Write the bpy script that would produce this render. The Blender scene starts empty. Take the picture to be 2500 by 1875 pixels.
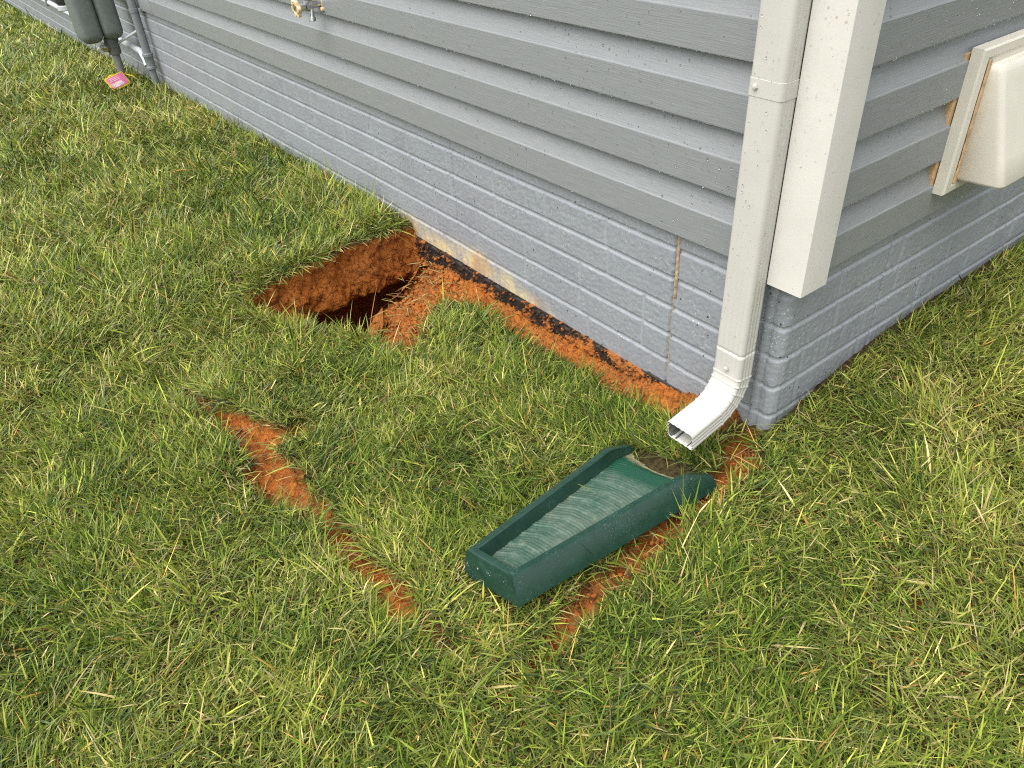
import bpy, bmesh, math
import numpy as np
from mathutils import Matrix, Vector

# ------------------------------------------------------------------ camera, light, exposure
S = bpy.context.scene
COL = S.collection
cam_d = bpy.data.cameras.new("camera")
cam_d.sensor_width = 36.0
cam_d.lens = 1895.23/2500*36.0
cam_d.clip_start = 0.02
cam_d.clip_end = 500.0
cam = bpy.data.objects.new("camera", cam_d)
COL.objects.link(cam)
CAM = np.array([0.829264, -1.389606, 0.869772])
YAW, PITCH, ROLL = 2.5168882, 0.6320501, -0.06194455
_f = np.array([math.cos(YAW)*math.cos(PITCH), math.sin(YAW)*math.cos(PITCH), -math.sin(PITCH)])
_r0 = np.array([math.sin(YAW), -math.cos(YAW), 0.0])
_u0 = np.cross(_r0, _f)
CR = math.cos(ROLL)*_r0 + math.sin(ROLL)*_u0
CU = -math.sin(ROLL)*_r0 + math.cos(ROLL)*_u0
CF = _f
cam.matrix_world = Matrix([[CR[0], CU[0], -CF[0], CAM[0]], [CR[1], CU[1], -CF[1], CAM[1]], [CR[2], CU[2], -CF[2], CAM[2]], [0, 0, 0, 1]])
S.camera = cam

SUN_DIR = Vector((0.04, -0.50, 1.05)).normalized()          # towards the bright part of the cloud
sun_d = bpy.data.lights.new("sun", 'SUN')
sun_d.energy = 1.5
sun_d.angle = math.radians(70)
sun_d.color = (1.0, 0.97, 0.92)
sun = bpy.data.objects.new("sun", sun_d)
COL.objects.link(sun)
sun.rotation_euler = SUN_DIR.to_track_quat('Z', 'Y').to_euler()

W = bpy.data.worlds.new("World")
S.world = W
W.use_nodes = True
wn, wl = W.node_tree.nodes, W.node_tree.links
wn.clear()
w_out = wn.new('ShaderNodeOutputWorld')
w_bg = wn.new('ShaderNodeBackground')
w_bg.inputs['Strength'].default_value = 0.11
w_sky = wn.new('ShaderNodeTexSky')
w_sky.sky_type = 'NISHITA'
w_sky.sun_disc = False
w_sky.sun_elevation = math.asin(SUN_DIR.z)
w_sky.sun_rotation = math.atan2(SUN_DIR.x, SUN_DIR.y)
w_sky.air_density = 1.3
w_sky.dust_density = 2.5
w_sky.ozone_density = 1.0
w_hs = wn.new('ShaderNodeHueSaturation')                     # overcast: the cloud takes most of the blue out
w_hs.inputs['Saturation'].default_value = 0.24
wl.new(w_sky.outputs[0], w_hs.inputs['Color'])
wl.new(w_hs.outputs[0], w_bg.inputs['Color'])
wl.new(w_bg.outputs[0], w_out.inputs['Surface'])

S.view_settings.view_transform = 'Standard'
S.view_settings.look = 'None'
S.view_settings.exposure = 1.2
S.view_settings.gamma = 1.0
S.view_settings.use_curve_mapping = False
S.cycles.max_bounces = 8
S.cycles.diffuse_bounces = 3
S.cycles.use_denoising = False
S.cycles.pixel_filter_type = 'BLACKMAN_HARRIS'
S.cycles.filter_width = 1.15

rng = np.random.default_rng(11)

# ------------------------------------------------------------------ helpers
def perlin(x, y, z=0.0, seed=0):
    x, y, z = np.broadcast_arrays(np.asarray(x, float), np.asarray(y, float), np.asarray(z, float))
    xi, yi, zi = np.floor(x).astype(np.int64), np.floor(y).astype(np.int64), np.floor(z).astype(np.int64)
    xf, yf, zf = x - xi, y - yi, z - zi
    def h(a, b, c):
        n = (a*374761393 + b*668265263 + c*1274126177 + seed*974634777) & 0xffffffff
        n = ((n ^ (n >> 13))*1274126177) & 0xffffffff
        n = ((n ^ (n >> 16))*2246822519) & 0xffffffff
        return (n ^ (n >> 15)) & 15
    G = np.array([(1,1,0),(-1,1,0),(1,-1,0),(-1,-1,0),(1,0,1),(-1,0,1),(1,0,-1),(-1,0,-1),(0,1,1),(0,-1,1),(0,1,-1),(0,-1,-1),(1,1,0),(0,-1,1),(-1,1,0),(0,-1,-1)], float)
    f = lambda t: t*t*t*(t*(t*6 - 15) + 10)
    u, v, w = f(xf), f(yf), f(zf)
    def c(a, b, d):
        g = G[h(xi + a, yi + b, zi + d)]
        return g[..., 0]*(xf - a) + g[..., 1]*(yf - b) + g[..., 2]*(zf - d)
    l = lambda a, b, t: a + t*(b - a)
    return l(l(l(c(0,0,0), c(1,0,0), u), l(c(0,1,0), c(1,1,0), u), v), l(l(c(0,0,1), c(1,0,1), u), l(c(0,1,1), c(1,1,1), u), v), w)
def fbm(x, y, z=0.0, seed=0, n=4, gain=.5):
    o = 0; a = 1.0; k = 1.0
    for i in range(n):
        o = o + a*perlin(np.asarray(x)*k, np.asarray(y)*k, np.asarray(z)*k, seed + i*17)
        a *= gain; k *= 2.03
    return o

def mesh_np(name, V, F, mat=None, parent=None, smooth=False):
    """V (n,3) points, F (m,k) faces of one size or a list of index lists -> ONE linked mesh object"""
    me = bpy.data.meshes.new(name)
    V = np.asarray(V, np.float32)
    if isinstance(F, np.ndarray):
        m, k = F.shape
        me.vertices.add(len(V)); me.vertices.foreach_set('co', V.ravel())
        me.loops.add(m*k); me.loops.foreach_set('vertex_index', F.astype(np.int32).ravel())
        me.polygons.add(m); me.polygons.foreach_set('loop_start', np.arange(0, m*k, k, dtype=np.int32))
        me.update(calc_edges=True)
    else:
        me.from_pydata([tuple(map(float, v)) for v in V], [], [tuple(int(i) for i in f) for f in F])
        me.update()
    if smooth:
        me.polygons.foreach_set('use_smooth', np.ones(len(me.polygons), bool))
    o = bpy.data.objects.new(name, me)
    COL.objects.link(o)
    if mat: me.materials.append(mat)
    if parent: o.parent = parent
    return o
def obj(name, bm, mat, parent=None, smooth=None):
    me = bpy.data.meshes.new(name)
    bmesh.ops.recalc_face_normals(bm, faces=bm.faces)
    bm.to_mesh(me); bm.free()
    o = bpy.data.objects.new(name, me)
    COL.objects.link(o)
    me.materials.append(mat)
    if parent: o.parent = parent
    if smooth:
        me.polygons.foreach_set('use_smooth', np.ones(len(me.polygons), bool))
        try:
            me.set_sharp_from_angle(angle=math.radians(smooth))
        except Exception:
            pass
    return o
def tag(o, label, cat, group=None, kind=None):
    if label: o['label'] = label
    if cat: o['category'] = cat
    if group: o['group'] = group
    if kind: o['kind'] = kind
    return o
def thing(name, label, cat, group=None):
    o = bpy.data.objects.new(name, None)
    o.empty_display_size = .05
    COL.objects.link(o)
    return tag(o, label, cat, group)
def grid_faces(n, m, wrap=False):
    """rows n, columns m; wrap joins the last column to the first"""
    i, j = np.meshgrid(np.arange(n - 1), np.arange(m if wrap else m - 1), indexing='ij')
    j2 = (j + 1) % m
    return np.stack([i*m + j, i*m + j2, (i + 1)*m + j2, (i + 1)*m + j], -1).reshape(-1, 4)
def frame(d):
    d = np.asarray(d, float); d = d/np.linalg.norm(d)
    a = np.array([0, 0, 1.0]) if abs(d[2]) < .9 else np.array([1.0, 0, 0])
    u = np.cross(a, d); u /= np.linalg.norm(u)
    return u, np.cross(d, u), d
def add_lathe(bm, p0, d, prof, n=20, lobes=None):
    """prof: (distance along d, radius) pairs; closed at both ends"""
    u, v, d = frame(d); p0 = np.asarray(p0, float)
    rings = []
    for t, r in prof:
        ring = []
        for k in range(n):
            a = 2*math.pi*k/n
            rr = r*(1 + (lobes[1]*math.cos(lobes[0]*a) if lobes else 0))
            ring.append(bm.verts.new(p0 + d*t + u*rr*math.cos(a) + v*rr*math.sin(a)))
        rings.append(ring)
    for a, b in zip(rings, rings[1:]):
        for k in range(n):
            bm.faces.new((a[k], a[(k+1) % n], b[(k+1) % n], b[k]))
    bm.faces.new(rings[0][::-1]); bm.faces.new(rings[-1])
def add_tube(bm, pts, r, n=12):
    pts = [np.asarray(q, float) for q in pts]
    rings = []; up = None
    for i, q in enumerate(pts):
        d = pts[min(i + 1, len(pts) - 1)] - pts[max(i - 1, 0)]
        d = d/np.linalg.norm(d)
        if up is None: u, v, _ = frame(d)
        else:
            v = np.cross(d, up); v /= np.linalg.norm(v); u = np.cross(v, d)
        up = u
        rr = r[i] if hasattr(r, '__len__') else r
        rings.append([bm.verts.new(q + u*rr*math.cos(2*math.pi*k/n) + v*rr*math.sin(2*math.pi*k/n)) for k in range(n)])
    for a, b in zip(rings, rings[1:]):
        for k in range(n):
            bm.faces.new((a[k], a[(k+1) % n], b[(k+1) % n], b[k]))
    bm.faces.new(rings[0][::-1]); bm.faces.new(rings[-1])
def add_box(bm, lo, hi, bevel=0.0, M=None):
    vs = [bm.verts.new((x, y, z)) for x in (lo[0], hi[0]) for y in (lo[1], hi[1]) for z in (lo[2], hi[2])]
    fs = [bm.faces.new([vs[i] for i in q]) for q in ((0,1,3,2),(4,6,7,5),(0,4,5,1),(2,3,7,6),(0,2,6,4),(1,5,7,3))]
    if bevel:
        es = {e for f in fs for e in f.edges}
        r = bmesh.ops.bevel(bm, geom=list(es), offset=bevel, segments=2, affect='EDGES', profile=.5)
        vs = list({v for f in r['faces'] for v in f.verts})
    if M is not None:
        bmesh.ops.transform(bm, matrix=M, verts=[v for v in vs if v.is_valid])

# ------------------------------------------------------------------ materials
def new_mat(name):
    m = bpy.data.materials.new(name); m.use_nodes = True
    nt = m.node_tree; nt.nodes.clear()
    out = nt.nodes.new('ShaderNodeOutputMaterial')
    return m, nt, out
class N:
    """small node-building helper"""
    def __init__(s, name):
        s.m, s.nt, s.out = new_mat(name)
        s.tc = s.nt.nodes.new('ShaderNodeTexCoord')
    def n(s, t, **kw):
        x = s.nt.nodes.new(t)
        for k, v in kw.items(): setattr(x, k, v)
        return x
    def set(s, inp, v):
        if hasattr(v, 'links') or isinstance(v, bpy.types.NodeSocket): s.nt.links.new(v, inp)
        else: inp.default_value = v
    def co(s, sc=(1, 1, 1)):
        mp = s.n('ShaderNodeMapping'); s.nt.links.new(s.tc.outputs['Object'], mp.inputs['Vector'])
        mp.inputs['Scale'].default_value = sc
        return mp.outputs[0]
    def noise(s, scale, detail=4, rough=.55, vec=None, sc=(1, 1, 1)):
        t = s.n('ShaderNodeTexNoise'); t.inputs['Scale'].default_value = scale
        t.inputs['Detail'].default_value = detail; t.inputs['Roughness'].default_value = rough
        s.nt.links.new(vec if vec is not None else s.co(sc), t.inputs['Vector'])
        return t.outputs['Fac']
    def voro(s, scale, feature='F1', vec=None, out='Distance'):
        t = s.n('ShaderNodeTexVoronoi', feature=feature); t.inputs['Scale'].default_value = scale
        s.nt.links.new(vec if vec is not None else s.co(), t.inputs['Vector'])
        return t.outputs[out]
    def ramp(s, fac, stops):
        r = s.n('ShaderNodeValToRGB'); s.nt.links.new(fac, r.inputs['Fac'])
        e = r.color_ramp.elements
        while len(e) < len(stops): e.new(.5)
        for el, (p, c) in zip(e, stops):
            el.position = p; el.color = (*c, 1) if hasattr(c, '__len__') else (c, c, c, 1)
        return r.outputs['Color']
    def mix(s, fac, a, b):
        x = s.n('ShaderNodeMix', data_type='RGBA')
        s.set(x.inputs[0], fac)
        for i, v in ((6, a), (7, b)):
            if hasattr(v, '__len__') and not isinstance(v, bpy.types.NodeSocket): v = (*v, 1) if len(v) == 3 else v
            s.set(x.inputs[i], v)
        return x.outputs[2]
    def math(s, op, a, b=0.0, c=None):
        x = s.n('ShaderNodeMath', operation=op); s.set(x.inputs[0], a); s.set(x.inputs[1], b)
        if c is not None: s.set(x.inputs[2], c)
        return x.outputs[0]
    def attr(s, name):
        x = s.n('ShaderNodeAttribute', attribute_name=name); return x
    def xyz(s):
        x = s.n('ShaderNodeSeparateXYZ'); s.nt.links.new(s.tc.outputs['Object'], x.inputs[0]); return x.outputs
    def bump(s, h, strength=.3, dist=.01, nrm=None):
        b = s.n('ShaderNodeBump'); b.inputs['Strength'].default_value = strength; b.inputs['Distance'].default_value = dist
        s.nt.links.new(h, b.inputs['Height'])
        if nrm is not None: s.nt.links.new(nrm, b.inputs['Normal'])
        return b.outputs[0]
    def pbr(s, color, rough=.5, bump=None, metal=0.0, spec=.5, coat=0.0):
        b = s.n('ShaderNodeBsdfPrincipled')
        if hasattr(color, '__len__') and not isinstance(color, bpy.types.NodeSocket): color = (*color, 1)
        s.set(b.inputs['Base Color'], color); s.set(b.inputs['Roughness'], rough)
        b.inputs['Metallic'].default_value = metal
        s.set(b.inputs['Specular IOR Level'], spec)
        b.inputs['Coat Weight'].default_value = coat
        if bump is not None: s.nt.links.new(bump, b.inputs['Normal'])
        s.nt.links.new(b.outputs[0], s.out.inputs['Surface'])
        return s.m

def mat_siding():
    k = N("vinyl_siding")
    x = k.xyz()
    u = k.math('ADD', x[0], x[1])
    cv = k.n('ShaderNodeCombineXYZ'); k.set(cv.inputs[0], k.math('MULTIPLY', u, 14.0)); k.set(cv.inputs[1], k.math('MULTIPLY', x[2], 420.0))
    g1 = k.noise(1.0, 3, .6, vec=cv.outputs[0])
    cv2 = k.n('ShaderNodeCombineXYZ'); k.set(cv2.inputs[0], k.math('MULTIPLY', u, 3.0)); k.set(cv2.inputs[1], k.math('MULTIPLY', x[2], 60.0))
    g2 = k.noise(1.0, 2, .5, vec=cv2.outputs[0])
    h = k.math('ADD', g1, k.math('MULTIPLY', g2, .5))
    c = k.ramp(g1, [(.3, (.218, .229, .234)), (.7, (.275, .288, .292))])
    c = k.mix(k.math('MULTIPLY', k.noise(2.2, 3), .35), c, (.236, .244, .243))
    sp = k.ramp(k.voro(70), [(.0, 1.0), (.05, 0.0)])
    c = k.mix(k.math('MULTIPLY', sp, k.ramp(k.noise(5, 2), [(.55, 0.), (.66, .35)])), c, (.42, .38, .28))
    return k.pbr(c, k.ramp(g2, [(.3, .30), (.7, .42)]), k.bump(h, .24, .004), spec=.5)
def mat_trim(name, col, dirt=.5):
    k = N(name)
    n1 = k.noise(9, 5, .6)
    c = k.ramp(n1, [(.3, tuple(v*.93 for v in col)), (.62, col)])
    spk = k.math('MULTIPLY', k.ramp(k.voro(48), [(0, 1.), (.10, 1.), (.17, 0.)]), k.ramp(k.noise(6.5, 2), [(.52, 0.), (.62, dirt)]))
    c = k.mix(spk, c, (.36, .30, .20))
    big = k.math('MULTIPLY', k.ramp(k.noise(30, 3), [(.67, 0.), (.75, 1.)]), dirt*.55)
    c = k.mix(big, c, (.45, .36, .22))
    return k.pbr(c, k.ramp(k.noise(14, 3), [(.3, .28), (.7, .45)]), k.bump(k.noise(160, 3), .06, .004), spec=.45)
def mat_foundation():
    k = N("painted_concrete")
    x = k.xyz()
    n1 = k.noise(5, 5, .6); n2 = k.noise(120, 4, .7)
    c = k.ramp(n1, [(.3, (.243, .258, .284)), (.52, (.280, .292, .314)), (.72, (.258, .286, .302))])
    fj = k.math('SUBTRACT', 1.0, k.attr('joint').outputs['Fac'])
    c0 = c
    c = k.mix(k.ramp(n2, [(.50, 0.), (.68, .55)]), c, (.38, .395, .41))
    c = k.mix(k.ramp(k.noise(210, 3, .65), [(.34, .45), (.45, 0.)]), c, (.19, .20, .22))  # shade of the tiny brick pits, put into the colour as dark specks
    c = k.mix(fj, k.mix(.55, c0, (.37, .385, .41)), c)  # same paint; smooth joints coloured paler, free of the painted pit shade
    # white flecks and overspray
    fl = k.math('MULTIPLY', k.ramp(k.voro(95), [(0, 1.), (.16, 1.), (.22, 0.)]), k.ramp(k.noise(7, 4, .7), [(.50, 0.), (.62, .9)]))
    c = k.mix(fl, c, (.55, .55, .48))
    # pin holes
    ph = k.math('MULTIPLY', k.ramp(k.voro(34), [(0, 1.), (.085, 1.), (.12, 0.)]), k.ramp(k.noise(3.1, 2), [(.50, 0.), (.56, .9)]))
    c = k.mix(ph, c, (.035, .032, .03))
    # rust-clay stain along the old ground line (attribute) and bare concrete below the paint
    st = k.attr('stain').outputs['Fac']
    sn = k.ramp(k.noise(22, 5, .65, sc=(1, 1, .55)), [(.36, 0.), (.58, 1.)])
    c = k.mix(k.math('MULTIPLY', st, k.math('ADD', k.math('MULTIPLY', sn, .75), .25)), c, k.mix(k.ramp(k.noise(5.5, 3), [(.52, 0.), (.66, 1.)]), (.64, .52, .30), (.52, .28, .08)))
    hb = k.bump(k.noise(90, 5, .7), .16, .005)
    return k.pbr(c, k.ramp(n1, [(.3, .38), (.7, .55)]), hb, spec=.4)
def mat_tar():
    k = N("asphalt_waterproofing")
    n = k.noise(60, 5, .7)
    c = k.ramp(n, [(.35, (.008, .008, .008)), (.6, (.022, .02, .018)), (.72, (.06, .035, .018))])
    return k.pbr(c, .55, k.bump(n, .6, .006))
def clay_color(k):
    n1 = k.noise(3.5, 5, .6); n2 = k.noise(48, 6, .72)
    c = k.ramp(n2, [(.28, (.20, .058, .011)), (.5, (.41, .125, .021)), (.72, (.54, .195, .043))])
    c = k.mix(k.math('MULTIPLY', k.ramp(n1, [(.4, 0.), (.65, 1.)]), .55), c, (.25, .105, .032))
    c = k.mix(k.ramp(k.noise(110, 4, .7), [(.36, .85), (.46, 0.)]), c, (.085, .028, .009))
    return c, n2
def mat_clay():
    k = N("red_clay")
    c, n2 = clay_color(k)
    return k.pbr(c, .85, k.bump(k.noise(150, 5, .7), .5, .006), spec=.25)
def mat_smear():
    k = N("clay_over_tar")
    c, n2 = clay_color(k)
    t = k.attr('thin').outputs['Fac']
    sp = k.math('ADD', k.noise(75, 5, .75), k.math('MULTIPLY', k.math('SUBTRACT', t, .5), .55))
    c = k.mix(k.ramp(sp, [(.50, 0.), (.58, .95)]), c, (.016, .013, .011))
    return k.pbr(c, .8, k.bump(k.noise(130, 5, .7), .7, .006), spec=.25)
def mat_ground():
    k = N("soil_and_clay")
    c, n2 = clay_color(k)
    th = k.ramp(k.noise(70, 5, .7), [(.3, (.018, .014, .006)), (.5, (.05, .038, .013)), (.72, (.12, .085, .03))])
    th = k.mix(k.attr('far').outputs['Fac'], th, k.ramp(k.noise(3, 6, .7), [(.3, (.06, .10, .02)), (.7, (.12, .16, .035))]))
    c = k.mix(k.attr('clay').outputs['Fac'], th, c)
    rn = k.ramp(k.math('ADD', k.attr('root').outputs['Fac'], k.math('MULTIPLY', k.math('SUBTRACT', k.noise(26, 4, .7), .5), .9)), [(.42, 0.), (.62, .9)])
    c = k.mix(rn, c, k.ramp(k.noise(160, 3, .7, sc=(1, 1, .3)), [(.35, (.035, .020, .010)), (.65, (.15, .095, .045))]))
    wv = k.n('ShaderNodeVectorMath', operation='ADD'); k.nt.links.new(k.tc.outputs['Object'], wv.inputs[0])
    tn = k.n('ShaderNodeTexNoise'); tn.inputs['Scale'].default_value = 14; k.nt.links.new(k.tc.outputs['Object'], tn.inputs['Vector'])
    sm = k.n('ShaderNodeVectorMath', operation='SCALE'); k.nt.links.new(tn.outputs['Color'], sm.inputs[0]); sm.inputs['Scale'].default_value = .07
    k.nt.links.new(sm.outputs[0], wv.inputs[1])
    cr = k.ramp(k.voro(19, 'DISTANCE_TO_EDGE', wv.outputs[0]), [(0., 0.), (.07, 1.)])
    b1 = k.bump(cr, .55, .010)
    return k.pbr(c, .9, k.bump(k.noise(140, 6, .75), .8, .007, b1), spec=.2)
def mat_grass():
    k = N("grass_blades")
    a = k.attr('Col').outputs['Color']
    d = k.n('ShaderNodeBsdfDiffuse'); k.set(d.inputs['Color'], a)
    t = k.n('ShaderNodeBsdfTranslucent'); k.set(t.inputs['Color'], a)
    g = k.n('ShaderNodeBsdfGlossy'); g.inputs['Roughness'].default_value = .55; g.inputs['Color'].default_value = (.9, .95, .9, 1)
    m1 = k.n('ShaderNodeMixShader'); m1.inputs[0].default_value = .22
    k.nt.links.new(d.outputs[0], m1.inputs[1]); k.nt.links.new(t.outputs[0], m1.inputs[2])
    fr = k.n('ShaderNodeFresnel'); fr.inputs['IOR'].default_value = 1.40
    m2 = k.n('ShaderNodeMixShader'); k.set(m2.inputs[0], k.math('MULTIPLY', fr.outputs[0], .09))
    k.nt.links.new(m1.outputs[0], m2.inputs[1]); k.nt.links.new(g.outputs[0], m2.inputs[2])
    k.nt.links.new(m2.outputs[0], k.out.inputs['Surface'])
    return k.m
def mat_splash():
    k = N("green_plastic")
    n = k.noise(26, 5, .65)
    c = k.ramp(n, [(.3, (.009, .036, .024)), (.6, (.014, .048, .034)), (.75, (.030, .074, .058))])
    sp = k.math('MULTIPLY', k.ramp(k.voro(150), [(0, 1.), (.17, 1.), (.24, 0.)]), k.ramp(k.noise(9, 3), [(.45, 0.), (.6, .30)]))
    c = k.mix(sp, c, (.16, .27, .22))
    return k.pbr(c, k.ramp(n, [(.35, .18), (.7, .34)]), k.bump(k.noise(210, 3), .08, .004), spec=.6)
def mat_splash_floor():
    k = N("green_plastic_weathered")
    n = k.noise(55, 6, .75); big = k.noise(11, 5, .65)
    c = k.ramp(n, [(.34, (.038, .088, .064)), (.52, (.068, .122, .090)), (.70, (.17, .21, .16))])
    c = k.mix(k.ramp(big, [(.42, 0.), (.66, .50)]), c, (.16, .185, .14))
    c = k.mix(k.math('MULTIPLY', k.attr('groove').outputs['Fac'], .62), c, (.016, .060, .042))
    # the end towards the downspout is washed clean; the outer lip there keeps a crust of pale silt
    u = k.attr('len').outputs['Fac']
    c = k.mix(k.ramp(k.math('ADD', u, k.math('MULTIPLY', k.math('SUBTRACT', big, .5), .10)), [(.76, 0.), (.81, 1.)]), c, (.008, .062, .034))
    sl = k.ramp(k.math('ADD', u, k.math('MULTIPLY', k.math('SUBTRACT', big, .5), .16)), [(.91, 0.), (.95, 1.)])
    c = k.mix(sl, c, k.ramp(n, [(.35, (.09, .10, .05)), (.6, (.34, .30, .19))]))
    return k.pbr(c, .34, k.bump(n, .12, .004), spec=.5)
def mat_plain(name, col, rough=.45, metal=0.0, var=.12, bump=.05, scale=30):
    k = N(name)
    n = k.noise(scale, 4, .6)
    c = k.ramp(n, [(.3, tuple(v*(1 - var) for v in col)), (.7, tuple(min(v*(1 + var), .95) for v in col))])
    return k.pbr(c, rough, k.bump(k.noise(scale*7, 3), bump, .004), metal=metal)
def mat_water():
    k = N("water")
    b = k.n('ShaderNodeBsdfPrincipled')
    b.inputs['Base Color'].default_value = (1, 1, 1, 1); b.inputs['Roughness'].default_value = .03
    b.inputs['IOR'].default_value = 1.33; b.inputs['Transmission Weight'].default_value = 1.0
    k.nt.links.new(b.outputs[0], k.out.inputs['Surface'])
    return k.m
def mat_attr(name, rough=.7):
    k = N(name)
    return k.pbr(k.attr('Col').outputs['Color'], rough, spec=.3)

M_SIDING = mat_siding()
M_TRIM = mat_trim("aluminium_trim", (.68, .655, .60), .5)
M_SPOUT = mat_trim("painted_downspout", (.56, .545, .495), .30)
M_HOOD = mat_trim("cream_plastic", (.68, .645, .545), .06)
M_SEAL = mat_plain("old_sealant", (.55, .36, .19), .6, 0, .3, .2, 60)
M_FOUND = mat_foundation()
M_TAR = mat_tar()
M_CLAY = mat_clay()
M_SMEAR = mat_smear()
M_GROUND = mat_ground()
M_GRASS = mat_grass()
M_SPLASH = mat_splash()
M_SPLASHF = mat_splash_floor()
M_METER = mat_plain("meter_paint", (.145, .165, .155), .45, 0, .12, .06, 40)
M_PIPE = mat_plain("grey_pipe", (.19, .205, .215), .45, 0, .10, .04, 30)
M_PIPEL = mat_plain("grey_painted_steel", (.20, .205, .20), .5, 0, .2, .08, 40)
M_PALE = mat_plain("pale_pipe_paint", (.52, .54, .56), .45, 0, .06, .03, 20)
M_STEEL = mat_plain("bare_steel", (.55, .55, .54), .28, 1.0, .15, .04, 40)
M_RUST = mat_plain("rusty_steel", (.26, .13, .06), .8, 0, .5, .3, 60)
M_BLACK = mat_plain("black_rubber", (.02, .02, .02), .5, 0, .2, .05, 40)
M_WHEEL = mat_plain("cream_handle", (.74, .58, .34), .45, 0, .1, .05, 30)
M_PINK = mat_plain("pink_card", (.85, .22, .42), .5, 0, .15, .03, 50)
M_PINKL = mat_plain("pale_print", (.92, .70, .76), .5, 0, .1, .02, 50)
M_YELLOW = mat_plain("yellow_plastic", (.80, .62, .03), .4, 0, .1, .03, 40)
M_WATER = mat_water()
M_TAN = mat_plain("tan_caulk", (.40, .30, .19), .7, 0, .35, .3, 80)
M_STRAW = mat_attr("dry_straw", .75)
M_SOFFIT = mat_plain("roof_board", (.5, .5, .5), .7)
# ---- ground shape (metres): house corner at the origin, siding foot at z = 0 ----
GP = np.array([(-1.8,-.05,-.425),(-2.2,-.05,-.425),(-2.6,-.05,-.44),(-3.2,-.05,-.45),(-4,-.05,-.46),(-4.6,-.05,-.475),(-5.2,-.05,-.485),
(-6.2,-.05,-.52),(-7.3,-.05,-.55),(-9,-.05,-.58),(-11,-.05,-.66),(-14,-.05,-.7),
(-1.9,-.4,-.44),(-2.3,-.5,-.45),(-2.6,-1,-.475),(-3.2,-1,-.485),(-4,-1,-.50),(-5.2,-1,-.53),(-7.3,-1,-.59),(-9,-1,-.63),(-11,-1.2,-.7),(-14,-1.5,-.76),
(-2,-2.5,-.57),(-4,-2.5,-.57),(-6,-2.5,-.62),(-9,-3,-.7),(-12,-4,-.8),
(-1.4,-.1,-.55),(-1.15,-.1,-.565),(-.9,-.1,-.57),(-.7,-.1,-.565),(-.5,-.1,-.55),(-.25,-.1,-.525),(-.05,-.1,-.475),(.1,-.1,-.44),
(.05,.1,-.37),(.05,.3,-.34),(.05,.55,-.345),(.05,.8,-.335),(.05,1.1,-.335),(.05,1.4,-.335),(.05,2.5,-.335),(.05,4,-.335),
(.6,.3,-.40),(.6,.8,-.38),(.6,1.4,-.375),(.6,2.5,-.375),(1.2,0,-.45),(1.2,1,-.42),(1.2,2.5,-.42),(2.5,1,-.5),(2.5,-1,-.55),(2.5,3,-.5),
(-1.4,-.5,-.555),(-1.15,-.5,-.565),(-.9,-.5,-.565),(-.65,-.5,-.56),(-.4,-.5,-.55),(-.15,-.5,-.535),(.05,-.5,-.52),(.3,-.2,-.46),(.3,-.5,-.49),(.5,-.8,-.50),
(-1.9,-.9,-.515),(-1.5,-1.0,-.54),(-1.2,-1.0,-.55),(-.8,-1.0,-.56),(-.4,-.9,-.55),(0,-.9,-.54),(0,-1.3,-.56),(-.8,-1.5,-.575),(.6,-1.3,-.55),(1,-.6,-.49),(1,-1.8,-.58),(0,-2.2,-.6),(-1,-2.5,-.62),(2,-2.5,-.62)])
GSUNK = (GP[:, 0] > -1.5) & (GP[:, 1] < 0) & (GP[:, 1] > -.8) & (GP[:, 0] < -.3)
GHIGH = (GP[:, 0] < -1.75) & (GP[:, 1] > -.8)
def sstep(a, b, x):
    t = np.clip((np.asarray(x, float) - a)/(b - a), 0, 1)
    return t*t*(3 - 2*t)
def ground_base(x, y):
    x = np.asarray(x, float); y = np.asarray(y, float)
    shp = x.shape; x = x.ravel(); y = y.ravel(); out = np.empty(x.size)
    for s in range(0, x.size, 20000):
        a = x[s:s+20000, None]; b = y[s:s+20000, None]
        r = np.hypot(a + .3, b + .4)
        sg = .22 + .12*np.maximum(r - 1.5, 0)
        d2 = (a - GP[:, 0])**2 + (b - GP[:, 1])**2
        d2 = d2/(sg*sg)
        f = sstep(-.95, -.62, b)                      # the turf broke along x = -1.75, so the ground steps there
        lo = sstep(-1.69, -1.745, a)
        d2 = d2 + f*np.where(GSUNK, lo*14., (1-lo)*np.where(GHIGH, 9., 0.))
        d2 = d2 - d2.min(1, keepdims=True)
        w = np.exp(-.5*d2)
        out[s:s+20000] = (w*GP[:, 2]).sum(1)/w.sum(1)
    return out.reshape(shp)

# ------------------------------------------------------------------ the ground
def seg_dist(x, y, pts, closed=False):
    """distance to a polyline, and its width (3rd column) at the nearest point"""
    d = np.full(x.shape, 1e9); wv = np.zeros(x.shape)
    P = list(pts)
    if closed: P = P + [P[0]]
    for a, b in zip(P, P[1:]):
        ax, ay = a[0], a[1]; dx, dy = b[0] - ax, b[1] - ay
        t = np.clip(((x - ax)*dx + (y - ay)*dy)/(dx*dx + dy*dy + 1e-12), 0, 1)
        dd = np.hypot(x - ax - t*dx, y - ay - t*dy)
        m = dd < d
        d = np.where(m, dd, d)
        if len(a) > 2: wv = np.where(m, a[2] + t*(b[2] - a[2]), wv)
    return d, wv
def poly_sd(x, y, P):
    """signed distance to a closed polygon, negative inside"""
    x = np.asarray(x, float); y = np.asarray(y, float)
    ins = np.zeros(x.shape, bool)
    for (ax, ay), (bx, by) in zip(P, P[1:] + P[:1]):
        c = ((ay > y) != (by > y)) & (x < (bx - ax)*(y - ay)/(by - ay + 1e-15) + ax)
        ins ^= c
    d, _ = seg_dist(x, y, P, True)
    return np.where(ins, -d, d)

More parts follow.
